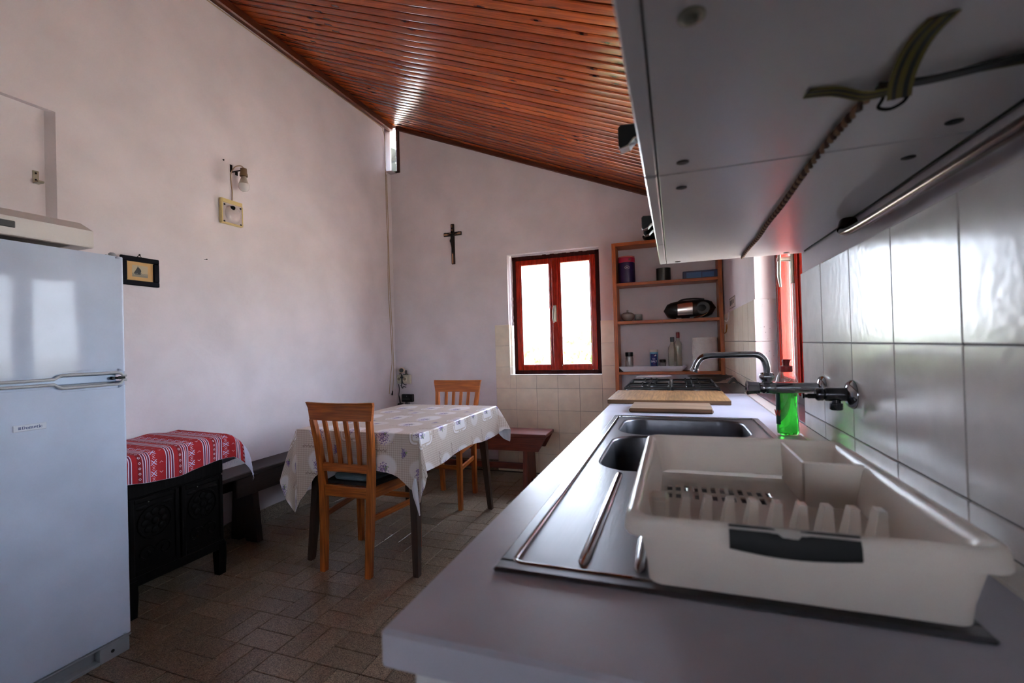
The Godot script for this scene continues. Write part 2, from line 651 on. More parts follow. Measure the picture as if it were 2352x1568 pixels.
func _ready() -> void:
	# ---------- camera ----------
	var cam := Camera3D.new()
	cam.name = "camera"
	add_child(cam)
	cam.transform = Transform3D(Basis.from_euler(Vector3(0.008245, 0.33986, -0.028512)), Vector3(0, 1.16, 0))
	var lens := CameraAttributesPhysical.new()
	lens.frustum_focal_length = 16.091
	lens.frustum_near = 0.02
	lens.frustum_far = 200.0
	lens.frustum_focus_distance = 2.6
	lens.exposure_aperture = 4.5
	cam.attributes = lens
	cam.current = true
	# ---------- sky, sun, exposure ----------
	var sky_m := ProceduralSkyMaterial.new()
	sky_m.sky_top_color = Color(0.80, 0.88, 1.0)
	sky_m.sky_horizon_color = Color(0.94, 0.97, 1.0)
	sky_m.sky_curve = 0.18
	sky_m.ground_horizon_color = Color(0.80, 0.80, 0.76)
	sky_m.ground_bottom_color = Color(0.55, 0.54, 0.48)
	sky_m.sky_energy_multiplier = 1.0
	sky_m.sun_angle_max = 1.0
	var sky := Sky.new()
	sky.sky_material = sky_m
	var e := Environment.new()
	e.background_mode = Environment.BG_SKY
	e.sky = sky
	e.background_energy_multiplier = 3.05
	e.tonemap_mode = Environment.TONE_MAPPER_LINEAR
	e.tonemap_exposure = 13.0
	e.sdfgi_enabled = true
	e.ssao_enabled = true
	e.ssil_enabled = true
	var we := WorldEnvironment.new()
	we.name = "world"
	we.environment = e
	add_child(we)
	var sun := DirectionalLight3D.new()
	sun.name = "sun"
	sun.light_energy = 3.0
	sun.light_color = Color(1.0, 0.93, 0.82)
	sun.light_angular_distance = 0.6
	sun.shadow_enabled = true
	add_child(sun)
	sun.look_at_from_position(Vector3(3.5, 10.0, 1.2), Vector3(0, 0, 0))   # high up: the eaves keep it off the panes, it lights the ground outside
	make_materials()
	make_room()
	make_windows()
	make_garden()
	make_tiles()
	make_fridge()
	make_hood()
	make_left_wall_things()
	make_corner_things()
	make_table()
	make_chair("dining_chair", "slat-back wooden chair nearest the camera, its back turned to us at the table", Vector3(-1.635, 0, -2.137), 0.0)
	make_chair("dining_chair", "wooden slat-back chair at the far end of the table, facing the camera", Vector3(-1.66, 0, -3.13), PI)
	make_benches()
	make_chest()
	make_shelf()
	make_shelf_things()
	make_counter()
	make_sink()
	make_rack()
	make_taps()
	make_counter_things()
	make_cooker()
	make_upper_cabinets()
	make_right_wall_things()


# ---------- the room ----------
func make_room() -> void:
	struct("floor", b().bx(-3.0, 0.9, -0.2, -0.006, -4.3, 4.8), M.floor_joint)
	var fl: Node3D = get_node("floor")
	# basket-weave: blocks of two 10 x 20 cm tiles, turned by turns; those in view are single pieces
	var g := 0.199
	var mh := b().bx(-0.0985, 0.0985, -0.010, 0.0, -0.0484, 0.0484, 0.0018).mesh()
	var mv := b().bx(-0.0484, 0.0484, -0.010, 0.0, -0.0982, 0.0982, 0.0018).mesh()
	var spots := []
	rng.seed = 77
	for i in range(-6, 14):
		for j in range(-30, 15):
			var cx := -1.69 + g * (i + 0.5)
			var cz := -1.36 - g * (j + 0.5)
			if cx < XL or cx > XR or cz < ZF or cz > ZB:
				continue
			var flat := posmod(i + j, 2) == 0
			for s in [-0.25, 0.25]:
				spots.append([Vector3(cx if flat else cx + s * g, rng.randf_range(-0.0008, 0.0008), cz + s * g if flat else cz), flat, rng.randi() % 4])
	var eye := Vector3(-1.5, 0, -1.6)
	spots.sort_custom(func(a, c): return floor_rank(a[0], eye) < floor_rank(c[0], eye))
	var rest := b()
	for k in spots.size():
		var sp: Array = spots[k]
		if k < 290:
			part(fl, "floor_tile", mh if sp[1] else mv, M.floor_tile[sp[2]], sp[0])
		else:
			var q: Vector3 = sp[0]
			var w := 0.0985 if sp[1] else 0.0488
			var d := 0.0488 if sp[1] else 0.0985
			rest.bx(q.x - w, q.x + w, q.y - 0.01, q.y, q.z - d, q.z + d)
	var o := part(fl, "floor_tiles", rest, M.floor_tile[1])
	o.set_meta("kind", "stuff")
	# walls
	var wl := b()
	wl.bx(-2.95, -2.70, 0, 3.7, -3.99, 4.75)
	wl.prism(PackedVector2Array([Vector2(-2.70, -3.99), Vector2(-2.70, -1.268), Vector2(XL, -1.296), Vector2(XL, -3.99)]), 0.0, 3.7, 1)
	wl.bx(-2.70, XL, 2.30, 3.7, -1.296, 4.75)
	wl.bx(-2.70, XL, 0, 1.3, -1.296, 4.75)
	struct("wall_left", wl, M.plaster)
	var wf := b()
	for s in [[-2.95, -2.668, 0.0, 2.9], [-2.95, -2.668, 3.45, 9.0], [-2.668, -2.562, 0.0, 2.942], [-2.668, -2.562, 3.395, 9.0], [-2.562, -1.437, 0.0, 9.0], [-1.437, -0.59, 0.0, 0.881], [-1.437, -0.59, 1.996, 9.0], [-0.59, 0.75, 0.0, 9.0]]:
		var t0 := minf(s[3], ceil_y(s[0]) + 0.06)
		var t1 := minf(s[3], ceil_y(s[1]) + 0.06)
		wf.prism(PackedVector2Array([Vector2(s[0], s[2]), Vector2(s[1], s[2]), Vector2(s[1], t1), Vector2(s[0], t0)]), -4.26, ZF, 2)
	wf.bx(-2.95, -2.668, 2.9, 3.45, -4.0, ZF)   # the wall is thin beside the slit window
	struct("wall_far", wf, M.plaster)
	var wr := b()
	wr.bx(XR, 0.62, 0, 2.28, -4.26, -2.427)
	wr.bx(XR, 0.62, 0, 2.28, -1.58, 4.75)
	wr.bx(XR, 0.62, 0, 0.895, -2.427, -1.58)
	wr.bx(XR, 0.62, 1.985, 2.28, -2.427, -1.58)
	struct("wall_right", wr, M.plaster)
	struct("wall_back", b().bx(-2.95, -1.42, 0, 3.7, ZB, 4.75).bx(-0.58, 0.62, 0, 3.7, ZB, 4.75).bx(-1.42, -0.58, 0, 0.95, ZB, 4.75).bx(-1.42, -0.58, 2.1, 3.7, ZB, 4.75), M.plaster)
	# the sloping boarded ceiling
	var c := struct("ceiling", b().bx(-0.45, 4.15, 0.012, 0.2, -4.4, 4.9), M.ceil_slab, Vector3(XL, 3.44, 0))
	c.rotation.z = -atan(SLOPE)
	var bb := b().bx(0.0, 3.29, 0.003, 0.012, -0.0292, 0.0292)
	var face := []   # the boards' undersides are a little crowned
	for k in 13:
		var u := -1.0 + k / 6.0
		var y := 0.0011 * u * u + (0.0022 if absf(u) > 0.99 else 0.0)
		face.append(PackedVector3Array([Vector3(0, y, u * 0.0292), Vector3(3.29, y, u * 0.0292)]))
	var bm := bb.skin(face, false, Vector3.DOWN).mesh()
	rng.seed = 5
	for k in range(-96, 34):
		var z := -1.802 - 0.066 * (k + 0.5)
		if z < ZF + 0.01 or z > ZB:
			continue
		part(c, "ceiling_board", bm, M.board[rng.randi() % 9], Vector3(rng.randf_range(-0.002, 0.0), rng.randf_range(-0.0012, 0.0008), z))
	# mouldings under the ceiling
	struct("trim_1", b().bx(XL, XL + 0.045, 3.362, 3.425, ZF, ZB, 0.008), M.ceil_trim)
	var t2 := struct("trim_2", b().bx(0.10, 3.29, -0.038, 0.002, 0.0, 0.026, 0.006), M.ceil_trim_x, Vector3(XL, 3.44, ZF))
	t2.rotation.z = -atan(SLOPE)
	# stone skirting in lengths
	var bl := struct("baseboard_left", b().bx(XL, XL + 0.004, 0, 0.09, ZF, 1.2), M.grout)
	var z0 := ZF
	while z0 < 1.1:
		part(bl, "skirting_slab", b().bx(XL + 0.001, XL + 0.014, 0.0, 0.098, z0 + 0.001, z0 + 0.327, 0.002), M.skirt)
		z0 += 0.33
	var bf := struct("baseboard_far", b().bx(XL + 0.014, -1.58, 0, 0.09, ZF, ZF + 0.004), M.grout)
	var x0 := XL + 0.014
	while x0 < -1.6:
		part(bf, "skirting_slab", b().bx(x0 + 0.001, minf(x0 + 0.327, -1.576), 0.0, 0.098, ZF + 0.001, ZF + 0.014, 0.002), M.skirt)
		x0 += 0.33


func floor_rank(p: Vector3, eye: Vector3) -> float:
	var r := Vector2((p.x - eye.x) * 0.9, p.z - eye.z).length()
	if p.x > -0.3 or p.z > -0.75 or p.x > -0.45 + (p.z + 1.0) * 0.22:
		r += 10.0
	return r


func window(nm: String, at: Vector3, turn: float, w: float, h: float) -> Node3D:
	var o := Node3D.new()
	o.name = nm
	o.position = at
	o.rotation.y = turn
	o.set_meta("kind", "structure")
	add_child(o)
	var f := 0.036
	var x := w * 0.5
	part(o, "frame", b().bx(-x, x, 0, f, -0.06, 0, 0.003).bx(-x, x, h - f - 0.004, h, -0.06, 0, 0.003).bx(-x, -x + f, 0, h, -0.06, 0, 0.003).bx(x - f, x, 0, h, -0.06, 0, 0.003), M.maroon, Vector3.ZERO, "dark maroon outer frame")
	for s in [-1.0, 1.0]:
		var a := -x + f if s < 0 else 0.003
		var c := -0.003 if s < 0 else x - f
		var st := 0.047
		var y0 := f + 0.001
		var y1 := h - f - 0.005
		var sh := part(o, "sash", b().bx(a, a + st, y0, y1, -0.045, 0.006, 0.005).bx(c - st, c, y0, y1, -0.045, 0.006, 0.005).bx(a + st, c - st, y0, y0 + 0.045, -0.045, 0.006, 0.005).bx(a + st, c - st, y1 - 0.05, y1, -0.045, 0.006, 0.005), M.red)
		part(sh, "pane", b().bx(a + st - 0.006, c - st + 0.006, y0 + 0.04, y1 - 0.045, -0.026, -0.022), M.pane)
		part(sh, "bead", b().bx(a + st, c - st, y0 + 0.045, y0 + 0.053, -0.022, -0.002).bx(a + st, a + st + 0.008, y0 + 0.053, y1 - 0.05, -0.022, -0.002).bx(c - st - 0.008, c - st, y0 + 0.053, y1 - 0.05, -0.022, -0.002), M.red)
	part(o, "cover_strip", b().bx(-0.026, 0.030, f + 0.002, h - f - 0.006, 0.006, 0.018, 0.005), M.red)
	var hd := part(o, "handle", b().bx(-0.014, 0.014, h * 0.5 - 0.075, h * 0.5 + 0.075, 0.018, 0.026, 0.004), M.handle, Vector3.ZERO, "pale metal handle plate")
	var lv := lie(Vector3(0, h * 0.5 + 0.02, 0.026), "z").lathe([[0.010, 0.0], [0.008, 0.022], [0.008, 0.045]], 10)
	lv.xf = Transform3D()
	lv.skin([ring4(Vector3(0, h * 0.5 + 0.055, 0.062), 0.006, 0.004), ring4(Vector3(0, h * 0.5 + 0.02, 0.064), 0.013, 0.006), ring4(Vector3(0, h * 0.5 - 0.04, 0.066), 0.012, 0.006), ring4(Vector3(0, h * 0.5 - 0.085, 0.062), 0.006, 0.004)], true)
	part(hd, "lever", lv, M.handle)
	return o


func ring4(c: Vector3, rx: float, rz: float) -> PackedVector3Array:
	var r := PackedVector3Array()
	for j in 10:
		var a := TAU * j / 10.0
		r.append(c + Vector3(cos(a) * rx, 0, sin(a) * rz))
	return r


func make_windows() -> void:
	M.handle = mat(Color(0.62, 0.62, 0.56), 0.3, 0.6)
	window("window_1", Vector3(-1.0075, 0.886, -4.06), 0.0, 0.815, 1.10)
	window("window_2", Vector3(0.454, 0.90, -2.0035), -PI / 2, 0.84, 1.08)
	window("window_4", Vector3(-1.0, 0.95, 4.56), PI, 0.84, 1.15)   # at the far end of the room behind the camera
	# plaster lip of the far reveal, rough at the edges
	rng.seed = 12
	var lip := b()
	for k in 22:
		var y := 1.36 + k * 0.029
		lip.box(Vector3(-1.418, y, -4.052), Vector3(0.012 + rng.randf() * 0.010, 0.034, 0.014), 0.004)
		lip.box(Vector3(-1.40 + k * 0.0375, 1.990, -4.052), Vector3(0.042, 0.012 + rng.randf() * 0.012, 0.014), 0.004)
	struct("trim_3", lip, M.plaster)
	# tall slit of a window up in the corner
	var o := Node3D.new()
	o.name = "window_3"
	o.set_meta("kind", "structure")
	add_child(o)
	part(o, "frame", b().bx(-2.6705, -2.6665, 2.946, 3.40, -3.986, -3.898, 0.001).bx(-2.589, -2.556, 2.935, 3.40, -4.02, -3.970, 0.003).bx(-2.668, -2.556, 2.935, 2.952, -4.02, -3.970, 0.003), mat(Color(0.26, 0.11, 0.07), 0.45))
	part(o, "pane", b().bx(-2.667, -2.588, 2.95, 3.395, -3.998, -3.994), M.pane)
	part(o, "filler", b().bx(-2.6695, -2.60, 2.928, 2.936, -3.985, -3.90, 0.002), M.plaster)


func make_garden() -> void:
	struct("ground", b().bx(-30, 30, -0.7, -0.5, -45, 12), M.ground)
	# the roof's overhang, seen through the slit window
	struct("trim_4", b().bx(-3.6, 1.2, 3.78, 3.9, -4.98, -4.3), mat(Color(0.30, 0.27, 0.24), 0.9))
	var tt := thing("dark_tree", "dark tree crown outside, glimpsed through the slit window in the corner", "tree", Vector3(-6.7, -0.5, -10.1))
	part(tt, "trunk", b().tube([Vector3(0, 0, 0), Vector3(0.1, 2.5, 0), Vector3(0, 6.0, 0)], [0.16, 0.12, 0.06], 8), M.bench_y)
	var lump := b()
	rng.seed = 51
	for k in 40:
		lump.ball(Vector3(rng.randf_range(-0.9, 0.9), rng.randf_range(5.4, 6.62), rng.randf_range(-0.6, 0.6)), Vector3(0.3, 0.17, 0.3), 8)
	part(tt, "crown", lump, mat(Color(0.06, 0.09, 0.06), 0.8)).set_meta("kind", "stuff")
	var leaf := b()
	leaf.face([Vector3(-0.035, 0, 0), Vector3(0, 0.012, -0.06), Vector3(0.035, 0, 0), Vector3(0, 0.0, 0.07)], Vector3.UP)
	var lm := leaf.mesh()
	var spots := [[-3.9, -9.0, 1.5, 1.15, "low pale green shrub outside, seen through the left pane of the far window"], [-2.6, -8.4, 1.3, 1.12, "bushy shrub in the garden behind the left sash's lower half"], [-1.6, -8.0, 1.25, 1.50, "taller leafy shrub in the garden behind the right sash's lower left"], [-0.9, -8.6, 1.2, 1.85, "tallest shrub in the garden, behind the right edge of the far window"], [-5.2, -10.5, 1.6, 1.2, "shrub farthest back in the garden behind the far window"]]
	for k in spots.size():
		var s: Array = spots[k]
		var t := thing("garden_shrub", s[4], "shrub", Vector3(s[0], -0.5, s[1]))
		var hgt: float = s[3] + 0.5
		part(t, "stem", b().tube([Vector3(0, 0, 0), Vector3(0.03, hgt * 0.4, 0.02), Vector3(0, hgt * 0.75, 0)], [0.04, 0.03, 0.012], 6), M.bench_y)
		var mm := MultiMesh.new()
		mm.transform_format = MultiMesh.TRANSFORM_3D
		mm.mesh = lm
		mm.instance_count = 900
		rng.seed = 100 + k
		for i in 900:
			var d := Vector3(rng.randfn(), rng.randfn(), rng.randfn()).normalized() * pow(rng.randf(), 0.4)
			var p := Vector3(d.x * s[2] * 0.75, hgt * 0.52 + d.y * hgt * 0.5, d.z * 0.8)
			mm.set_instance_transform(i, Transform3D(Basis.from_euler(Vector3(rng.randf() * 6, rng.randf() * 6, rng.randf() * 6)).scaled(Vector3.ONE * rng.randf_range(0.8, 1.7)), p))
		var mi := MultiMeshInstance3D.new()
		mi.name = "foliage"
		mi.multimesh = mm
		var lmat := mat(Color(0.36, 0.46, 0.24), 0.7)
		lmat.backlight_enabled = true
		lmat.backlight = Color(0.25, 0.32, 0.12)
		mi.material_override = lmat
		mi.set_meta("kind", "stuff")
		t.add_child(mi)


func make_tiles() -> void:
	rng.seed = 9
	var wf: Node3D = get_node("wall_far")
	part(wf, "grout_bed", b().bx(-1.574, -1.437, 0.0, 1.350, ZF, ZF + 0.0035).bx(-1.437, -0.59, 0.0, 0.879, ZF, ZF + 0.0035).bx(-0.59, -0.444, 0.0, 1.350, ZF, ZF + 0.0035), M.grout)
	var rows := [1.352, 1.156, 0.960, 0.763, 0.566, 0.370, 0.173, 0.0]
	var cols := [-1.574, -1.379, -1.183, -0.986, -0.790, -0.593, -0.442]
	for r in 7:
		for c in 6:
			var x0: float = cols[c] + 0.001
			var x1: float = cols[c + 1] - 0.001
			var y1: float = rows[r] - 0.001
			var y0: float = rows[r + 1] + 0.001
			var pieces := [[x0, x1, y0, y1]]
			if y1 > 0.89 and x1 > -1.437 and x0 < -0.60:   # cut round the window
				if x0 < -1.437:
					pieces = [[x0, -1.438, y0, y1]]
				else:
					pieces = []
				if y0 < 0.87:
					pieces.append([maxf(x0, -1.436), minf(x1, -0.592), y0, 0.879])
			for q in pieces:
				part(wf, "wall_tile", b().bx(q[0], q[1], q[2], q[3], ZF + 0.001, ZF + 0.0065, 0.0012), M.tile_far[rng.randi() % 3])
	# lining tiles of the far window's left reveal
	for q in [[0.883, 0.958], [0.961, 1.155], [1.158, 1.352]]:
		part(wf, "reveal_tile", b().bx(-1.437, -1.431, q[0], q[1], -4.055, ZF + 0.0065, 0.001), M.tile_far[0])
	part(wf, "sill_tile", b().bx(-1.431, -0.59, 0.8795, 0.8855, -4.06, ZF + 0.0065, 0.001), M.tile_far[1])
	# right wall: 20 cm glazed tiles over a cut row
	var wr: Node3D = get_node("wall_right")
	part(wr, "grout_bed", b().bx(XR - 0.0035, XR, CY, 1.347, -1.579, 1.2).bx(XR - 0.0035, XR, CY, 1.343, ZF + 0.01, -2.428), M.grout_dark)
	var ys := [[0.8965, 0.9365], [0.9385, 1.1430], [1.1450, 1.3485]]
	for k in range(-1, 9):
		var z1 := -1.382 + 0.2025 * k
		var z0 := maxf(z1 - 0.2025, -1.5785)
		for y in ys:
			part(wr, "wall_tile", b().bx(TR, XR, y[0], y[1], z0 + 0.001, z1 - 0.001, 0.0016) if k >= 0 else b().bx(TR, XR, y[0], y[1], -1.5785, -1.3995 + 0.0, 0.0016), M.tile_right[rng.randi() % 3]) if k != -1 else null
	var zz := -2.429
	while zz > ZF + 0.05:
		var z0 := maxf(zz - 0.1975, ZF + 0.008)
		for y in [[0.8965, 0.9465], [0.9485, 1.1440], [1.1460, 1.3445]]:
			part(wr, "wall_tile", b().bx(TR, XR, y[0], y[1], z0 + 0.001, zz - 0.001, 0.0016), M.tile_far[rng.randi() % 3])
		zz -= 0.1975
	# the window recess: speckled lining on the far cheek, stone sill
	for y in [[0.8965, 0.9465], [0.9485, 1.1440], [1.1460, 1.3445]]:
		part(wr, "reveal_tile", b().bx(TR, 0.452, y[0], y[1], -2.427, -2.421, 0.001), M.speck_tile)
	part(wr, "sill_slab", b().bx(XR - 0.003, 0.60, 0.895, 0.900, -2.42, -1.582), mat(Color(0.50, 0.42, 0.46), 0.35))


# ---------- fridge ----------
func make_fridge() -> void:
	var t := thing("fridge", "tall white two-door fridge-freezer at the left edge of the picture", "fridge", Vector3(-2.06, 0, -0.92))
	var L := func(z: float) -> float: return z + 0.92
	var zr := -0.287   # far edge, local
	var zl := 0.285
	part(t, "carcass", b().bx(-0.58, -0.055, 0.06, 1.548, zr + 0.004, zl, 0.004), mat(Color(0.75, 0.76, 0.78), 0.35))
	part(t, "gasket", b().bx(-0.056, -0.046, 0.075, 1.545, zr + 0.012, zl - 0.012), M.grey_plastic)
	# doors with the finger recess cut into their meeting edges
	var up := PackedVector2Array([Vector2(zr, 1.557), Vector2(zr, 1.088), Vector2(L.call(-1.195), 1.088), Vector2(L.call(-1.188), 1.097), Vector2(L.call(-1.178), 1.101), Vector2(L.call(-1.005), 1.101), Vector2(L.call(-0.992), 1.096), Vector2(L.call(-0.982), 1.088), Vector2(zl, 1.088), Vector2(zl, 1.557)])
	var lo := PackedVector2Array([Vector2(zr, 0.068), Vector2(zr, 1.064), Vector2(L.call(-1.195), 1.064), Vector2(L.call(-1.188), 1.053), Vector2(L.call(-1.178), 1.049), Vector2(L.call(-1.005), 1.049), Vector2(L.call(-0.992), 1.055), Vector2(L.call(-0.982), 1.064), Vector2(zl, 1.064), Vector2(zl, 0.068)])
	var d1 := part(t, "freezer_door", rounded_door(up, -0.046, 0.0), M.white_enamel)
	var d2 := part(t, "fridge_door", rounded_door(lo, -0.046, 0.0), M.white_enamel)
	for e in [[d1, 1.102, 1.553], [d2, 0.072, 1.048]]:
		part(e[0], "edge", b().tube([Vector3(-0.0125, e[1], zr + 0.0115), Vector3(-0.0125, e[2], zr + 0.0115)], 0.0122, 16), M.white_enamel)
	for e in [[up, d1, 1], [lo, d2, 1]]:
		var path := []
		for k in range(1, 9):
			var q: Vector2 = e[0][k]
			path.append(Vector3(-0.001, q.y + (-0.003 if e[0] == up else 0.003), q.x))
		part(e[1], "edge_trim", b().tube(path, 0.0052, 8), mat(Color(0.68, 0.68, 0.68), 0.35), Vector3.ZERO, "grey door edge strip")
	part(t, "rear_strip", b().bx(-0.045, -0.026, 1.062, 1.092, zr + 0.02, zl, 0.003), mat(Color(0.62, 0.70, 0.80), 0.3), Vector3.ZERO, "pale blue strip between the doors")
	var hg := b()
	for z in [-1.165, -1.192]:
		var l := lie(Vector3(-0.018, 1.076, L.call(z)), "x")
		l.lathe([[0.0065, 0.0], [0.0065, 0.010], [0.004, 0.013]], 10)
		hg.v.append_array(l.v)
		hg.n.append_array(l.n)
		hg.t.append_array(l.t)
		for q in l.ix:
			hg.ix.append(q + hg.v.size() - l.v.size())
	hg.bx(-0.02, -0.002, 1.071, 1.080, zr + 0.001, zr + 0.03, 0.002)
	part(t, "door_hinge", hg, M.dark_metal)
	part(t, "top_hinge", b().lathe([[0.011, 1.556], [0.011, 1.566], [0.007, 1.570]], 12).bx(-0.03, 0.0, 1.556, 1.560, -0.02, 0.02), M.grey_plastic, Vector3(-0.02, 0, zr + 0.03))
	part(t, "plinth", b().bx(-0.5, -0.008, 0.0, 0.058, zr + 0.003, L.call(-1.105), 0.003).bx(-0.5, -0.04, 0.008, 0.058, L.call(-1.105), zl), M.grey_plastic)
	part(t, "plinth_lip", b().bx(-0.045, -0.008, 0.0, 0.012, L.call(-1.105), zl, 0.002).bx(-0.04, -0.002, 0.059, 0.066, zr, zl, 0.002), M.grey_plastic)
	var hole := lie(Vector3(-0.0085, 0.03, L.call(-1.145)), "x").lathe([[0.006, 0.0], [0.006, 0.001]], 12)
	part(t, "plinth_hole", hole, M.dark_plastic)
	var bd := part(t, "badge", b().bx(0.0, 0.004, 0.9185, 0.9405, L.call(-0.957), L.call(-0.871), 0.0015), mat(Color(0.80, 0.82, 0.86), 0.25), Vector3.ZERO, "pale maker's plate with blue lettering")
	var blue := mat(Color(0.10, 0.19, 0.42), 0.4)
	text(bd, "Dometic", 0.0128, blue, Vector3(0.0042, 0.9298, L.call(-0.919)), PI / 2, "Droid Serif", true)
	var sq := b()
	for k in 3:
		sq.bx(0.004, 0.0048, 0.9255 + k * 0.003, 0.9278 + k * 0.003, L.call(-0.8905), L.call(-0.8835))
	part(bd, "emblem", sq, blue)


func rounded_door(poly: PackedVector2Array, a: float, c: float) -> B:
	var r := b()
	r.prism(poly, a, c - 0.012, 0)
	# a front skin set in a little for the rounded edge
	var inner := PackedVector2Array()
	var mid := Vector2.ZERO
	for p in poly:
		mid += p / poly.size()
	var off := Geometry2D.offset_polygon(poly, -0.011)
	inner = off[0]
	r.prism(inner, c - 0.013, c, 0)
	var rows := []
	for k in 4:
		var q := k / 3.0 * PI / 2
		var o2 := Geometry2D.offset_polygon(poly, -0.012 * (1.0 - cos(q)) - 0.00001)
		var ring := PackedVector3Array()
		for p in o2[0]:
			ring.append(Vector3(c - 0.012 + 0.012 * sin(q), p.y, p.x))
		rows.append(ring)
	if rows[0].size() == rows[3].size() and rows[1].size() == rows[0].size() and rows[2].size() == rows[0].size():
		r.skin(rows, true)
	return r


func text(parent: Node3D, s: String, size: float, m: Material, at: Vector3, turn := 0.0, font := "Droid Sans", bold := false) -> MeshInstance3D:
	var tm := TextMesh.new()
	var f := SystemFont.new()
	f.font_names = PackedStringArray([font])
	f.font_weight = 700 if bold else 400
	tm.font = f
	tm.text = s
	tm.font_size = 32
	tm.pixel_size = size / 32.0
	tm.depth = 0.0006
	var o := part(parent, "lettering", tm, m, at)
	o.rotation.y = turn
	return o


func make_hood() -> void:
	var t := thing("range_hood", "white slanted extractor hood on the wall just above the fridge", "hood", Vector3(-2.44, 1.60, -0.88))
	# section (z unused): x to the room, y up; local x 0.24 is the front face
	var p := PackedVector2Array([Vector2(-0.26, 0.006), Vector2(0.24, 0.006), Vector2(0.24, 0.068), Vector2(0.155, 0.112), Vector2(-0.26, 0.112)])
	var w := mat(Color(0.80, 0.78, 0.76), 0.35)
	part(t, "body", b().prism(p, -0.302, 0.3, 2), w)
	part(t, "underside", b().bx(-0.2, 0.215, 0.0, 0.007, -0.24, 0.28, 0.002), M.dark_plastic, Vector3.ZERO, "dark filter underneath")
	part(t, "lip", b().bx(0.215, 0.24, 0.0, 0.007, -0.302, 0.3, 0.002).bx(-0.26, 0.215, 0.001, 0.007, -0.302, -0.24), w)
	part(t, "switch", b().bx(0.236, 0.243, 0.028, 0.052, -0.068, 0.10, 0.002), M.dark_plastic, Vector3.ZERO, "black switch panel")


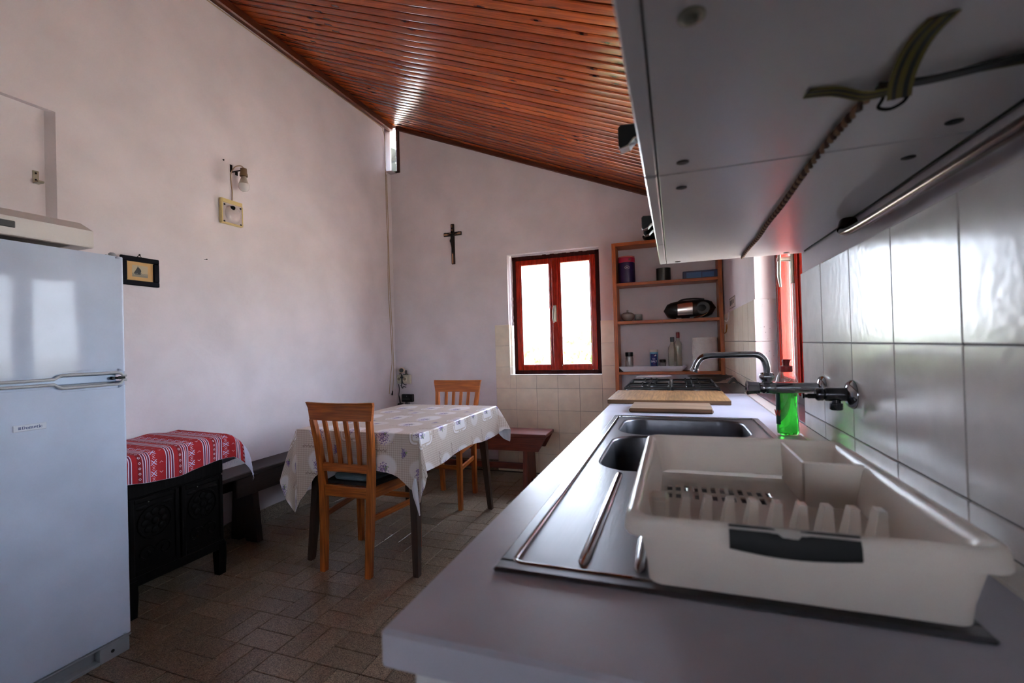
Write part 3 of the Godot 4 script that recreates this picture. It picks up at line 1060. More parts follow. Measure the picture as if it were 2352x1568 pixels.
# ---------- things on the left wall ----------
func make_left_wall_things() -> void:
	var p := thing("framed_picture", "small dark-framed picture of a sailing ship hanging beside the fridge", "picture", Vector3(XL, 1.607, -1.634))
	var fr := b()
	var w := 0.0925
	var h := 0.0755
	fr.bx(0.002, 0.018, h - 0.026, h, -w, w, 0.003).bx(0.002, 0.018, -h, -h + 0.026, -w, w, 0.003).bx(0.002, 0.018, -h + 0.026, h - 0.026, -w, -w + 0.028, 0.003).bx(0.002, 0.018, -h + 0.026, h - 0.026, w - 0.028, w, 0.003)
	part(p, "frame", fr, mat(Color(0.035, 0.045, 0.085), 0.6, 0.0, 0.2))
	part(p, "mount", b().bx(0.002, 0.008, -h + 0.02, h - 0.02, -w + 0.02, w - 0.02), mat(Color(0.78, 0.62, 0.40), 0.7))
	var q := b()
	var s := 0.038
	q.face([Vector3(0.0088, -0.030, s), Vector3(0.0088, -0.030, -s), Vector3(0.0088, 0.032, -s), Vector3(0.0088, 0.032, s)], Vector3.RIGHT, [Vector2(0, 1), Vector2(1, 1), Vector2(1, 0), Vector2(0, 0)])
	var pm := mat(Color.WHITE, 0.6)
	pm.albedo_texture = ship_image()
	part(p, "print", q, pm)
	part(p, "hanger", b().tube([Vector3(0.004, h, -0.012), Vector3(0.008, h + 0.012, 0), Vector3(0.004, h, 0.012)], 0.0018, 6).ball(Vector3(0.008, h + 0.013, 0), Vector3(0.005, 0.005, 0.005), 8), M.dark_metal)
	# bare bulb on its bracket
	var l := thing("wall_lamp", "bare white bulb in a beige socket on a bent wall bracket", "lamp", Vector3(XL, 2.36, -2.19))
	part(l, "bracket", b().bx(0.0, 0.002, -0.03, 0.02, -0.008, 0.008).bx(0.0, 0.085, -0.028, -0.024, -0.012, -0.002).bx(0.03, 0.034, -0.05, -0.026, -0.02, -0.004), M.dark_metal)
	part(l, "socket", b().lathe([[0.006, -0.010], [0.019, -0.012], [0.0205, -0.045], [0.0235, -0.047], [0.0235, -0.062], [0.018, -0.064]], 20), mat(Color(0.42, 0.34, 0.25), 0.5), Vector3(0.085, 0, -0.02))
	var bulb := part(l, "bulb", b().lathe([[0.014, -0.062], [0.017, -0.075], [0.027, -0.105], [0.0305, -0.112]], 24), mat(Color(0.72, 0.68, 0.64), 0.4), Vector3(0.085, 0, -0.02))
	part(bulb, "globe", b().lathe([[0.0305, -0.112], [0.0315, -0.125], [0.030, -0.138], [0.024, -0.150], [0.013, -0.158], [0.0, -0.160]], 24), mat(Color(0.82, 0.80, 0.80), 0.12))
	var wire := smooth([Vector3(0.085, -0.008, -0.02), Vector3(0.07, 0.006, -0.014), Vector3(0.035, 0.000, 0.0), Vector3(0.006, -0.04, 0.006), Vector3(0.004, -0.10, 0.004), Vector3(0.006, -0.16, 0.0), Vector3(0.008, -0.215, 0.004)], 0.012)
	part(l, "flex", b().tube(wire, 0.0032, 6), M.wire)
	part(l, "plug_screw", lie(Vector3(0.0, 0.033, 0.052), "x").lathe([[0.006, 0.0], [0.005, 0.003]], 10), M.dark_metal)
	# switch box without its cover
	var sb := thing("socket_box", "open cream square electrical box below the bare bulb", "electrical box", Vector3(XL, 2.062, -2.174))
	var f := b()
	f.bx(0.0, 0.022, -0.080, 0.080, -0.077, 0.077, 0.004)
	part(sb, "box", f, M.cream_plastic)
	var rim := b()
	rim.bx(0.022, 0.026, 0.052, 0.078, -0.072, 0.072, 0.002).bx(0.022, 0.026, -0.078, -0.070, -0.075, 0.075, 0.001).bx(0.022, 0.026, -0.07, 0.052, 0.067, 0.075, 0.001).bx(0.022, 0.026, -0.07, 0.052, -0.075, -0.067, 0.001)
	part(sb, "rim", rim, M.cream_plastic)
	part(sb, "insert", b().bx(0.021, 0.0235, -0.07, 0.052, -0.067, 0.067), mat(Color(0.72, 0.68, 0.68), 0.4))
	var dome := lie(Vector3(0.023, -0.012, -0.003), "x").lathe([[0.056, 0.0], [0.054, 0.004], [0.045, 0.012], [0.03, 0.018], [0.0, 0.021]], 28)
	part(sb, "dome", dome, mat(Color(0.74, 0.70, 0.70), 0.18), Vector3.ZERO, "pale round dome")
	part(sb, "knob", lie(Vector3(0.023, 0.026, 0.008), "x").lathe([[0.014, 0.0], [0.014, 0.020], [0.009, 0.026]], 14), M.dark_plastic, Vector3.ZERO, "black knob")
	for c in [[0.045, 0.055], [0.045, -0.058], [-0.062, 0.058], [-0.062, -0.058]]:
		part(sb, "screw", lie(Vector3(0.0235, c[0] - 0.005, c[1]), "x").lathe([[0.006, 0.0], [0.005, 0.003]], 8), M.dark_metal)
	# odd metal in the wall
	solo("wall_nail", "small nail in the left wall between the picture and the light", "nail", lie(Vector3.ZERO, "x").lathe([[0.0018, 0.0], [0.0018, 0.018], [0.004, 0.0185], [0.004, 0.020]], 8), M.dark_metal, Vector3(XL, 1.733, -1.998))
	var br := thing("angle_bracket", "small metal angle bracket on the wall high above the fridge", "bracket", Vector3(-2.70, 1.965, -1.235))
	part(br, "plate", b().bx(0.0, 0.003, -0.012, 0.045, -0.011, 0.011, 0.001), M.handle)
	part(br, "arm", b().bx(0.0, 0.042, -0.015, -0.012, -0.011, 0.011, 0.001).bx(0.036, 0.042, -0.012, -0.006, -0.011, 0.011), M.handle)
	for y in [0.034, 0.004]:
		part(br, "screw", lie(Vector3(0.003, y, 0), "x").lathe([[0.004, 0.0], [0.003, 0.002]], 8), M.dark_metal)


# ---------- the far corner ----------
func make_corner_things() -> void:
	var c1 := smooth([Vector3(XL + 0.006, 3.36, ZB - 0.1), Vector3(XL + 0.008, 3.355, -0.6), Vector3(XL + 0.006, 3.352, -2.2), Vector3(XL + 0.008, 3.355, -3.0), Vector3(XL + 0.006, 3.357, -3.78), Vector3(XL + 0.008, 3.33, -3.86), Vector3(XL + 0.007, 3.25, -3.888), Vector3(XL + 0.006, 2.95, -3.892), Vector3(XL + 0.007, 2.46, -3.888), Vector3(XL + 0.006, 2.2, -3.90), Vector3(XL + 0.008, 1.81, -3.884), Vector3(XL + 0.006, 1.4, -3.905), Vector3(XL + 0.008, 1.05, -3.915), Vector3(XL + 0.008, 0.90, -3.886), Vector3(XL + 0.01, 0.715, -3.85)], 0.04)
	solo("aerial_cable", "thin pale cable along the ceiling edge and down the wall by the far corner", "cable", b().tube(c1, 0.0035, 6), M.wire)
	var c2 := smooth([Vector3(XL + 0.012, 2.9, -3.90), Vector3(XL + 0.013, 2.3, -3.905), Vector3(XL + 0.015, 1.8, -3.90), Vector3(XL + 0.013, 1.3, -3.925), Vector3(XL + 0.014, 0.95, -3.93), Vector3(XL + 0.014, 0.74, -3.905)], 0.05)
	var cd := thing("loose_cord", "second pale cord hanging in the far corner, with a dark plug end", "cord")
	part(cd, "wire", b().tube(c2, 0.003, 6), M.wire)
	part(cd, "plug", b().tube([Vector3(XL + 0.014, 0.74, -3.905), Vector3(XL + 0.018, 0.70, -3.888)], [0.005, 0.009], 8), M.dark_plastic)
	# twin sockets
	for s in [[-2.612, "cream wall socket nearest the corner, behind the table"], [-2.546, "cream wall socket under the white camera"]]:
		var o := thing("wall_socket", s[1], "socket", Vector3(s[0], 0.853, ZF))
		part(o, "plate", b().bx(-0.029, 0.029, -0.045, 0.042, 0.0, 0.030, 0.004), mat(Color(0.74, 0.70, 0.62), 0.4))
		part(o, "face", b().bx(-0.021, 0.021, -0.022, 0.024, 0.030, 0.034, 0.002), mat(Color(0.84, 0.80, 0.70), 0.35))
		part(o, "well", lie(Vector3(0, 0.001, 0.0338), "z").lathe([[0.016, 0.0], [0.0165, 0.0012], [0.013, 0.0014], [0.012, 0.0004]], 18), mat(Color(0.55, 0.50, 0.42), 0.4))
		part(o, "pin_hole", b().bx(-0.008, -0.004, -0.001, 0.003, 0.0338, 0.0346).bx(0.004, 0.008, -0.001, 0.003, 0.0338, 0.0346), M.dark_plastic)
	solo("junction_box", "plain beige junction box beside the right-hand wall socket", "box", b().bx(-0.014, 0.016, -0.048, 0.042, 0.0, 0.034, 0.004), mat(Color(0.74, 0.70, 0.62), 0.4), Vector3(-2.502, 0.853, ZF))
	var cm := thing("security_camera", "small white cylindrical camera with a black lens above the sockets", "camera", Vector3(-2.560, 0.897, ZF))
	var body := b()
	body.xf = Transform3D(Basis(Vector3.UP, 0.5) * Basis(Vector3.RIGHT, PI / 2), Vector3(0.0, 0.046, 0.062))
	body.lathe([[0.0, -0.04], [0.024, -0.038], [0.029, -0.03], [0.029, 0.032], [0.026, 0.036]], 20)
	part(cm, "body", body, mat(Color(0.82, 0.72, 0.62), 0.35))
	var ln := b()
	ln.xf = body.xf
	ln.lathe([[0.021, 0.034], [0.021, 0.0375], [0.016, 0.038], [0.0, 0.036]], 20)
	part(cm, "lens", ln, M.iron, Vector3.ZERO, "black lens")
	part(cm, "mount", b().bx(0.012, 0.045, 0.0, 0.008, 0.012, 0.06, 0.002).bx(0.03, 0.043, 0.006, 0.045, 0.03, 0.05, 0.003), M.dark_plastic)
	var bundle := thing("cable_bundle", "tangle of black leads looped between the two wall sockets", "cables", Vector3(-2.578, 0.85, ZF))
	part(bundle, "loop", b().tube(smooth([Vector3(-0.03, 0.048, 0.02), Vector3(-0.02, 0.062, 0.036), Vector3(0.0, 0.055, 0.042), Vector3(0.006, 0.02, 0.042), Vector3(0.002, -0.05, 0.04), Vector3(-0.016, -0.062, 0.036), Vector3(0.004, -0.055, 0.044), Vector3(0.012, 0.0, 0.044), Vector3(0.010, 0.045, 0.042), Vector3(0.016, -0.03, 0.046), Vector3(0.04, -0.055, 0.036), Vector3(0.052, -0.052, 0.034)], 0.008), 0.0036, 6), M.black_wire)
	part(bundle, "loop", b().tube(smooth([Vector3(0.003, 0.05, 0.048), Vector3(0.008, 0.0, 0.05), Vector3(0.005, -0.05, 0.048), Vector3(0.0, -0.075, 0.044), Vector3(0.012, -0.088, 0.042), Vector3(0.020, -0.07, 0.044), Vector3(0.05, -0.078, 0.036)], 0.008), 0.0034, 6), M.black_wire)
	part(bundle, "tie", b().bx(-0.008, 0.022, 0.012, 0.03, 0.034, 0.055, 0.004), M.black_wire)
	var ps := thing("power_lead", "black lead running down the corner to its adaptor behind the table", "cable", Vector3(-2.63, 0.80, ZF))
	part(ps, "wire", b().tube(smooth([Vector3(-0.002, 0.0, 0.012), Vector3(0.004, -0.05, 0.010), Vector3(-0.003, -0.11, 0.010), Vector3(0.004, -0.16, 0.012), Vector3(0.016, -0.20, 0.02)], 0.01), 0.0038, 6).tube(smooth([Vector3(-0.003, -0.11, 0.012), Vector3(0.012, -0.15, 0.014), Vector3(0.022, -0.195, 0.02)], 0.01), 0.003, 6), M.black_wire)
	part(ps, "adaptor", b().bx(-0.008, 0.05, -0.228, -0.19, 0.002, 0.04, 0.008), M.black_wire)
	var cc := thing("charge_controller", "black control box with a tiny light on the far wall behind the table", "control box", Vector3(-2.525, 0.665, ZF))
	part(cc, "case", b().bx(-0.063, 0.063, -0.040, 0.036, 0.0, 0.034, 0.004), mat(Color(0.012, 0.016, 0.013), 0.45))
	part(cc, "terminal_strip", b().bx(-0.055, 0.03, -0.020, -0.006, 0.034, 0.036), mat(Color(0.22, 0.22, 0.21), 0.5))
	part(cc, "indicator", b().ball(Vector3(-0.003, 0.018, 0.034), Vector3(0.003, 0.003, 0.002), 8), mat(Color(0.9, 0.85, 0.85), 0.3))
	for k in 4:
		part(cc, "lead", b().tube([Vector3(-0.032 + k * 0.014, -0.038, 0.016), Vector3(-0.030 + k * 0.014, -0.075, 0.012)], 0.0035, 6), M.black_wire)
	# crucifix
	var cr := thing("crucifix", "dark wooden crucifix with gilt inlay and a dark bronze figure on the far wall", "crucifix", Vector3(-1.982, 2.248, ZF))
	var dk := wood(Color(0.14, 0.055, 0.035), 1, 0.35)
	part(cr, "upright", b().bx(-0.017, 0.017, -0.291, 0.097, 0.0, 0.018, 0.003), dk)
	part(cr, "crossbar", b().bx(-0.095, 0.095, -0.018, 0.018, 0.0005, 0.0175, 0.003), dk)
	var gilt := mat(Color(0.72, 0.55, 0.42), 0.35, 0.5)
	for q in [[-0.009, 0.004, -0.286, -0.19], [-0.009, 0.002, 0.062, 0.088], [-0.009, 0.003, 0.02, 0.045], [-0.088, -0.05, -0.009, 0.006], [0.05, 0.088, -0.007, 0.009], [-0.045, 0.045, -0.006, 0.010]]:
		part(cr, "inlay", b().bx(q[0], q[1], q[2], q[3], 0.0172, 0.0195, 0.0004), gilt, Vector3.ZERO, "gilt inlay strip")
	part(cr, "figure", corpus(), mat(Color(0.065, 0.050, 0.040), 0.4, 0.5), Vector3(0, 0, 0.020), "dark bronze figure with outstretched arms")


func corpus() -> B:   # one body: lofted from feet to head, the arms run out of the shoulders
	var r := b()
	var secs := [[-0.182, 0.002, 0.004, 0.004], [-0.176, 0.002, 0.006, 0.010], [-0.165, 0.001, 0.007, 0.008], [-0.14, 0.000, 0.0085, 0.009], [-0.115, -0.003, 0.0095, 0.010], [-0.108, -0.004, 0.010, 0.011], [-0.08, -0.006, 0.0125, 0.012], [-0.062, -0.007, 0.0145, 0.012], [-0.045, -0.004, 0.0120, 0.010], [-0.025, 0.0, 0.0145, 0.011], [-0.008, 0.001, 0.0165, 0.011], [0.0, 0.001, 0.013, 0.009], [0.006, 0.0, 0.006, 0.006], [0.010, -0.002, 0.0075, 0.008], [0.018, -0.003, 0.009, 0.0095], [0.026, -0.003, 0.0075, 0.008], [0.031, -0.003, 0.002, 0.002]]
	var rows := []
	for s in secs:
		var ring := PackedVector3Array()
		for j in 12:
			var a := TAU * j / 12.0
			ring.append(Vector3(s[1] + cos(a) * s[2], s[0], s[3] * 0.6 + sin(a) * s[3]))
		rows.append(ring)
	r.skin(rows, true)
	r.caps(rows)
	for sg in [-1.0, 1.0]:
		r.tube([Vector3(sg * 0.009, -0.006, 0.006), Vector3(sg * 0.024, -0.002, 0.006), Vector3(sg * 0.048, 0.007, 0.004), Vector3(sg * 0.066, 0.012, 0.003), Vector3(sg * 0.076, 0.015, 0.002)], [0.0075, 0.006, 0.005, 0.0042, 0.003], 8)
	r.skin([ring_at(Vector3(-0.007, -0.078, 0.008), 0.016, 0.014), ring_at(Vector3(-0.007, -0.058, 0.008), 0.0165, 0.0145)], true)
	return r


func ring_at(c: Vector3, rx: float, rz: float) -> PackedVector3Array:
	return ring4(c, rx, rz)


# ---------- table and cloth ----------
func pick(tab: Array, f: float) -> Array:
	for k in range(1, tab.size()):
		if f <= tab[k][0]:
			var q: float = smoothstep(0.0, 1.0, (f - tab[k - 1][0]) / (tab[k][0] - tab[k - 1][0]))
			return [lerpf(tab[k - 1][1], tab[k][1], q), lerpf(tab[k - 1][2], tab[k][2], q)]
	return [tab[-1][1], tab[-1][2]]


func make_table() -> void:
	var c := Vector3(-1.601, 0, -2.525)
	var t := thing("dining_table", "dining table with dark splayed tapering legs under a lavender-print oilcloth", "table", c)
	part(t, "tabletop", b().bx(-0.38, 0.38, 0.703, 0.7275, -0.521, 0.521, 0.004), M.dark_seat)
	part(t, "apron", b().bx(-0.32, 0.32, 0.62, 0.703, 0.41, 0.43).bx(-0.32, 0.32, 0.62, 0.703, -0.43, -0.41).bx(-0.32, -0.30, 0.62, 0.703, -0.41, 0.41).bx(0.30, 0.32, 0.62, 0.703, -0.41, 0.41), M.dark_seat)
	for s in [[1, 1], [-1, 1], [1, -1], [-1, -1]]:
		part(t, "leg", b().bar([[Vector3(s[0] * 0.338, 0.0, s[1] * 0.496), 0.027, 0.027], [Vector3(s[0] * 0.336, 0.012, s[1] * 0.494), 0.031, 0.031], [Vector3(s[0] * 0.312, 0.50, s[1] * 0.45), 0.046, 0.046], [Vector3(s[0] * 0.303, 0.703, s[1] * 0.432), 0.050, 0.050]]), M.table_leg)
	# the cloth: flat top, hanging sides, corners that fall in folds
	var hx := 0.386
	var hz := 0.527
	var nr := [[0.0, 0.185, 0.02], [0.2, 0.20, 0.055], [0.42, 0.26, 0.050], [0.65, 0.33, 0.022], [0.85, 0.34, 0.010], [1.0, 0.29, 0.006]]
	var nl := [[0.0, 0.43, 0.012], [0.2, 0.455, 0.02], [0.5, 0.38, 0.06], [0.8, 0.28, 0.10], [1.0, 0.245, 0.10]]
	var fl := [[0.0, 0.24, 0.03], [0.5, 0.37, 0.05], [1.0, 0.20, 0.015]]
	var fr := [[0.0, 0.20, 0.03], [0.3, 0.25, 0.075], [0.5, 0.265, 0.10], [0.72, 0.17, 0.10], [0.88, 0.165, 0.055], [1.0, 0.185, 0.02]]
	var rim := []   # [point, outward angle, drop, outward reach]
	var run := func(a: Vector2, d: Vector2, ang: float, n: int, drop0: float, off0: float, off1: float, rip: float) -> void:
		for k in n:
			var f := (k + 0.5) / n
			var more := 0.0
			if ang > 1.0 and ang < 2.0:   # the near side sags towards its corners
				more = 0.20 * exp(-pow((1.0 - f) / 0.13, 2.0)) + 0.075 * exp(-pow(f / 0.12, 2.0))
			rim.append([a.lerp(d, f), ang, drop0 + more + 0.012 * sin(f * 9.0 + ang), lerpf(off0, off1, smoothstep(0.0, 0.4, f)) + rip * sin(f * 26.0)])
	var fan := func(p: Vector2, a0: float, tab: Array, n: int) -> void:
		for k in n + 1:
			var f := float(k) / n
			var q: Array = pick(tab, f)
			rim.append([p, a0 + f * PI / 2, q[0], q[1]])
	run.call(Vector2(hx, -hz), Vector2(hx, hz), 0.0, 26, 0.185, 0.02, 0.014, 0.003)
	fan.call(Vector2(hx, hz), 0.0, nr, 16)
	run.call(Vector2(hx, hz), Vector2(-hx, hz), PI / 2, 22, 0.206, 0.006, 0.006, 0.003)
	fan.call(Vector2(-hx, hz), PI / 2, nl, 18)
	run.call(Vector2(-hx, hz), Vector2(-hx, -hz), PI, 22, 0.24, 0.10, 0.03, 0.006)
	fan.call(Vector2(-hx, -hz), PI, fl, 10)
	run.call(Vector2(-hx, -hz), Vector2(hx, -hz), PI * 1.5, 18, 0.20, 0.015, 0.03, 0.004)
	fan.call(Vector2(hx, -hz), PI * 1.5, fr, 16)
	var outer := []
	var uvs := []
	var under := []
	for w in [-0.012, 0.0, 0.035, 0.12, 0.25, 0.4, 0.55, 0.7, 0.85, 1.0]:
		var ro := PackedVector3Array()
		var ru := []
		var ri := PackedVector3Array()
		for q in rim:
			var o := Vector2(cos(q[1]), sin(q[1]))
			var reach: float = w * 0.6 if w < 0.0 else 0.003 + q[3] * pow(w, 0.85)
			var y: float = 0.7305 if w < 0.0 else 0.7295 - q[2] * w - 0.001
			if w < 0.0:
				y = 0.7305
			var p: Vector2 = q[0] + o * reach
			ro.append(Vector3(p.x, y, p.y))
			var r2: Vector2 = q[0] + o * (reach - 0.0016)
			ri.append(Vector3(r2.x, y - (0.0016 if w < 0.05 else 0.0), r2.y))
			var u: Vector2 = (q[0] + o * (q[2] * maxf(w, 0.0))) / 0.42
			ru.append(Vector2(u.x + 0.31, u.y + 0.12))
		ru.append(ru[0])
		outer.append(ro)
		uvs.append(ru)
		if w >= 0.035:
			under.append(ri)
	var cl := b().skin(outer, true, Vector3.ZERO, uvs, 0.3)
	var top := []
	var tu := []
	for i in 7:
		var r := PackedVector3Array()
		var u := []
		for j in 7:
			var p := Vector2(lerpf(-hx, hx, j / 6.0), lerpf(-hz, hz, i / 6.0)) * 0.985
			r.append(Vector3(p.x, 0.7305, p.y))
			u.append(Vector2(p.x / 0.42 + 0.31, p.y / 0.42 + 0.12))
		top.append(r)
		tu.append(u)
	cl.skin(top, false, Vector3.UP, tu)
	var o := thing("tablecloth", "lavender-and-gingham oilcloth draped over the dining table", "tablecloth", c)
	part(o, "cloth", cl, M.oilcloth)
	var turned := []   # the corner by the near chair, turned up to its white side
	for q in [[0.515, -1.236, -1.221], [0.49, -1.246, -1.216], [0.455, -1.252, -1.212], [0.42, -1.247, -1.209], [0.385, -1.232, -1.206], [0.355, -1.218, -1.2045], [0.335, -1.2075, -1.2035]]:
		var r := PackedVector3Array()
		for k in 6:
			var u := k / 5.0
			r.append(Vector3(lerpf(q[1], q[2], u), q[0], -1.983 + 0.016 * sin(u * 2.6)) - c)
		turned.append(r)
	part(o, "turned_corner", b().skin(turned, false, Vector3(0, 0, 1)), M.lining, Vector3.ZERO, "white underside of a turned corner")
	part(o, "lining", b().skin(under, true, Vector3.ZERO, [], 0.3), M.lining, Vector3.ZERO, "plain white underside")


# ---------- chairs (front towards -z before turning) ----------
func make_chair(nm: String, label: String, at: Vector3, turn: float) -> void:
	var t := thing(nm, label, "chair", at, "wooden dining chairs", turn)
	for s in [-1.0, 1.0]:
		var rear := [[Vector3(s * 0.141, 0.0, 0.190), 0.030, 0.030], [Vector3(s * 0.142, 0.10, 0.184), 0.031, 0.033], [Vector3(s * 0.145, 0.25, 0.175), 0.032, 0.036], [Vector3(s * 0.150, 0.42, 0.169), 0.033, 0.037], [Vector3(s * 0.158, 0.55, 0.171), 0.032, 0.034], [Vector3(s * 0.168, 0.68, 0.184), 0.030, 0.030], [Vector3(s * 0.178, 0.80, 0.205), 0.028, 0.026]]
		part(t, "leg", b().bar(rear), M.chair_y, Vector3.ZERO, "rear leg running up into the back")
		part(t, "leg", b().bar([[Vector3(s * 0.200, 0.0, -0.190), 0.027, 0.027], [Vector3(s * 0.199, 0.2, -0.190), 0.032, 0.032], [Vector3(s * 0.198, 0.45, -0.190), 0.034, 0.034]]), M.chair_y)
		# side rails
		var ap := b()
		ap.xf = Transform3D(Basis(Vector3.UP, s * -0.138), Vector3(s * 0.174, 0, -0.008))
		ap.bx(-0.010, 0.010, 0.392, 0.450, -0.168, 0.158, 0.003)
		part(t, "side_rail", ap, M.chair_z)
		var st := b()
		st.xf = Transform3D(Basis(Vector3.UP, s * -0.150), Vector3(s * 0.172, 0, -0.004))
		st.bx(-0.008, 0.008, 0.272, 0.304, -0.170, 0.166, 0.003)
		part(t, "stretcher", st, M.chair_z)
	part(t, "front_rail", b().bx(-0.182, 0.182, 0.392, 0.450, -0.200, -0.180, 0.003), M.chair_x)
	part(t, "back_rail", b().bx(-0.134, 0.134, 0.392, 0.450, 0.158, 0.180, 0.003), M.chair_x)
	part(t, "front_stretcher", b().bx(-0.184, 0.184, 0.285, 0.315, -0.198, -0.182, 0.003), M.chair_x)
	part(t, "seat", b().prism(PackedVector2Array([Vector2(-0.150, 0.150), Vector2(0.150, 0.150), Vector2(0.222, -0.200), Vector2(0.205, -0.218), Vector2(-0.205, -0.218), Vector2(-0.222, -0.200)]), 0.450, 0.466, 1), M.dark_seat, Vector3.ZERO, "dark seat board")
	part(t, "lower_rail", b().bx(-0.146, 0.146, 0.522, 0.567, 0.163, 0.181, 0.004), M.chair_x)
	for k in 4:
		var u := -0.6 + 0.4 * k
		part(t, "slat", b().bar([[Vector3(u * 0.150, 0.56, 0.173), 0.023, 0.012], [Vector3(u * 0.158, 0.68, 0.186), 0.023, 0.012], [Vector3(u * 0.166, 0.80, 0.209), 0.023, 0.012]]), M.chair_y)
	var rows := []
	for k in 13:
		var u := -1.0 + k / 6.0
		var bow := 0.012 * (1.0 - u * u)
		rows.append(PackedVector3Array([Vector3(u * 0.193, 0.797, 0.193 + bow), Vector3(u * 0.193, 0.797, 0.213 + bow), Vector3(u * 0.206, 0.875 - bow * 0.15, 0.213 + bow), Vector3(u * 0.209, 0.892 - bow * 0.3, 0.224 + bow), Vector3(u * 0.209, 0.892 - bow * 0.3, 0.206 + bow), Vector3(u * 0.206, 0.875, 0.198 + bow)]))
	part(t, "top_rail", b().skin(rows, true, Vector3.ZERO, [], 0.8).caps(rows), M.chair_x)
	if turn == 0.0:
		var c := b()
		var rr := []
		for e in [[0.0, 0.90], [0.004, 0.97], [0.014, 1.0], [0.024, 0.985], [0.032, 0.90], [0.036, 0.70], [0.037, 0.3]]:
			var ring := PackedVector3Array()
			for j in 32:
				var a := TAU * j / 32.0
				var x := signf(cos(a)) * pow(absf(cos(a)), 0.35)
				var z := signf(sin(a)) * pow(absf(sin(a)), 0.35)
				var half := lerpf(0.170, 0.128, z * 0.5 + 0.5)
				ring.append(Vector3(x * half * e[1], e[0], z * 0.165 * e[1] - 0.022))
			rr.append(ring)
		c.skin(rr, true)
		c.caps(rr)
		solo("seat_cushion", "grey-blue cushion on the seat of the near chair", "cushion", c, M.cushion, at + Vector3(0, 0.4665, 0))


# ---------- benches ----------
func make_benches() -> void:
	var t := thing("wall_bench", "long dark wooden bench along the left wall, half hidden by chest and cloth", "bench", Vector3(-2.55, 0, -2.7))
	part(t, "seat", b().bx(-0.105, 0.108, 0.413, 0.442, -0.78, 0.80, 0.005), M.bench_dark)
	part(t, "apron", b().bx(0.075, 0.098, 0.30, 0.413, -0.76, 0.70, 0.003), M.bench_dark)
	part(t, "apron", b().bx(-0.098, -0.075, 0.30, 0.413, -0.76, 0.70, 0.003), M.bench_dark)
	for z in [0.565, -0.62]:
		part(t, "leg", b().prism(PackedVector2Array([Vector2(-0.098, 0.0), Vector2(-0.03, 0.0), Vector2(0.0, 0.04), Vector2(0.03, 0.0), Vector2(0.118, 0.0), Vector2(0.074, 0.413), Vector2(-0.074, 0.413)]), z - 0.02, z + 0.02, 2), M.bench_dark_y)
	var q := thing("plank_bench", "reddish-brown plank bench under the far window, its end past the tablecloth", "bench", Vector3(-1.7, 0, -3.645))
	part(q, "seat", b().bx(-0.72, 0.718, 0.412, 0.441, -0.135, 0.135, 0.005), M.bench_x)
	for z in [0.092, -0.116]:
		part(q, "apron", b().prism(PackedVector2Array([Vector2(-0.62, 0.298), Vector2(0.648, 0.298), Vector2(0.712, 0.412), Vector2(-0.70, 0.412)]), z, z + 0.024, 2), M.bench_x)
	for x in [0.535, -0.50]:
		part(q, "leg", b().prism(PackedVector2Array([Vector2(-0.135, 0.0), Vector2(-0.05, 0.0), Vector2(0.0, 0.06), Vector2(0.05, 0.0), Vector2(0.135, 0.0), Vector2(0.092, 0.412), Vector2(-0.092, 0.412)]), x - 0.018, x + 0.018, 0), M.bench_y)
	part(q, "tie_bar", b().bx(-0.48, 0.515, 0.12, 0.17, -0.014, 0.014, 0.003), M.bench_x)


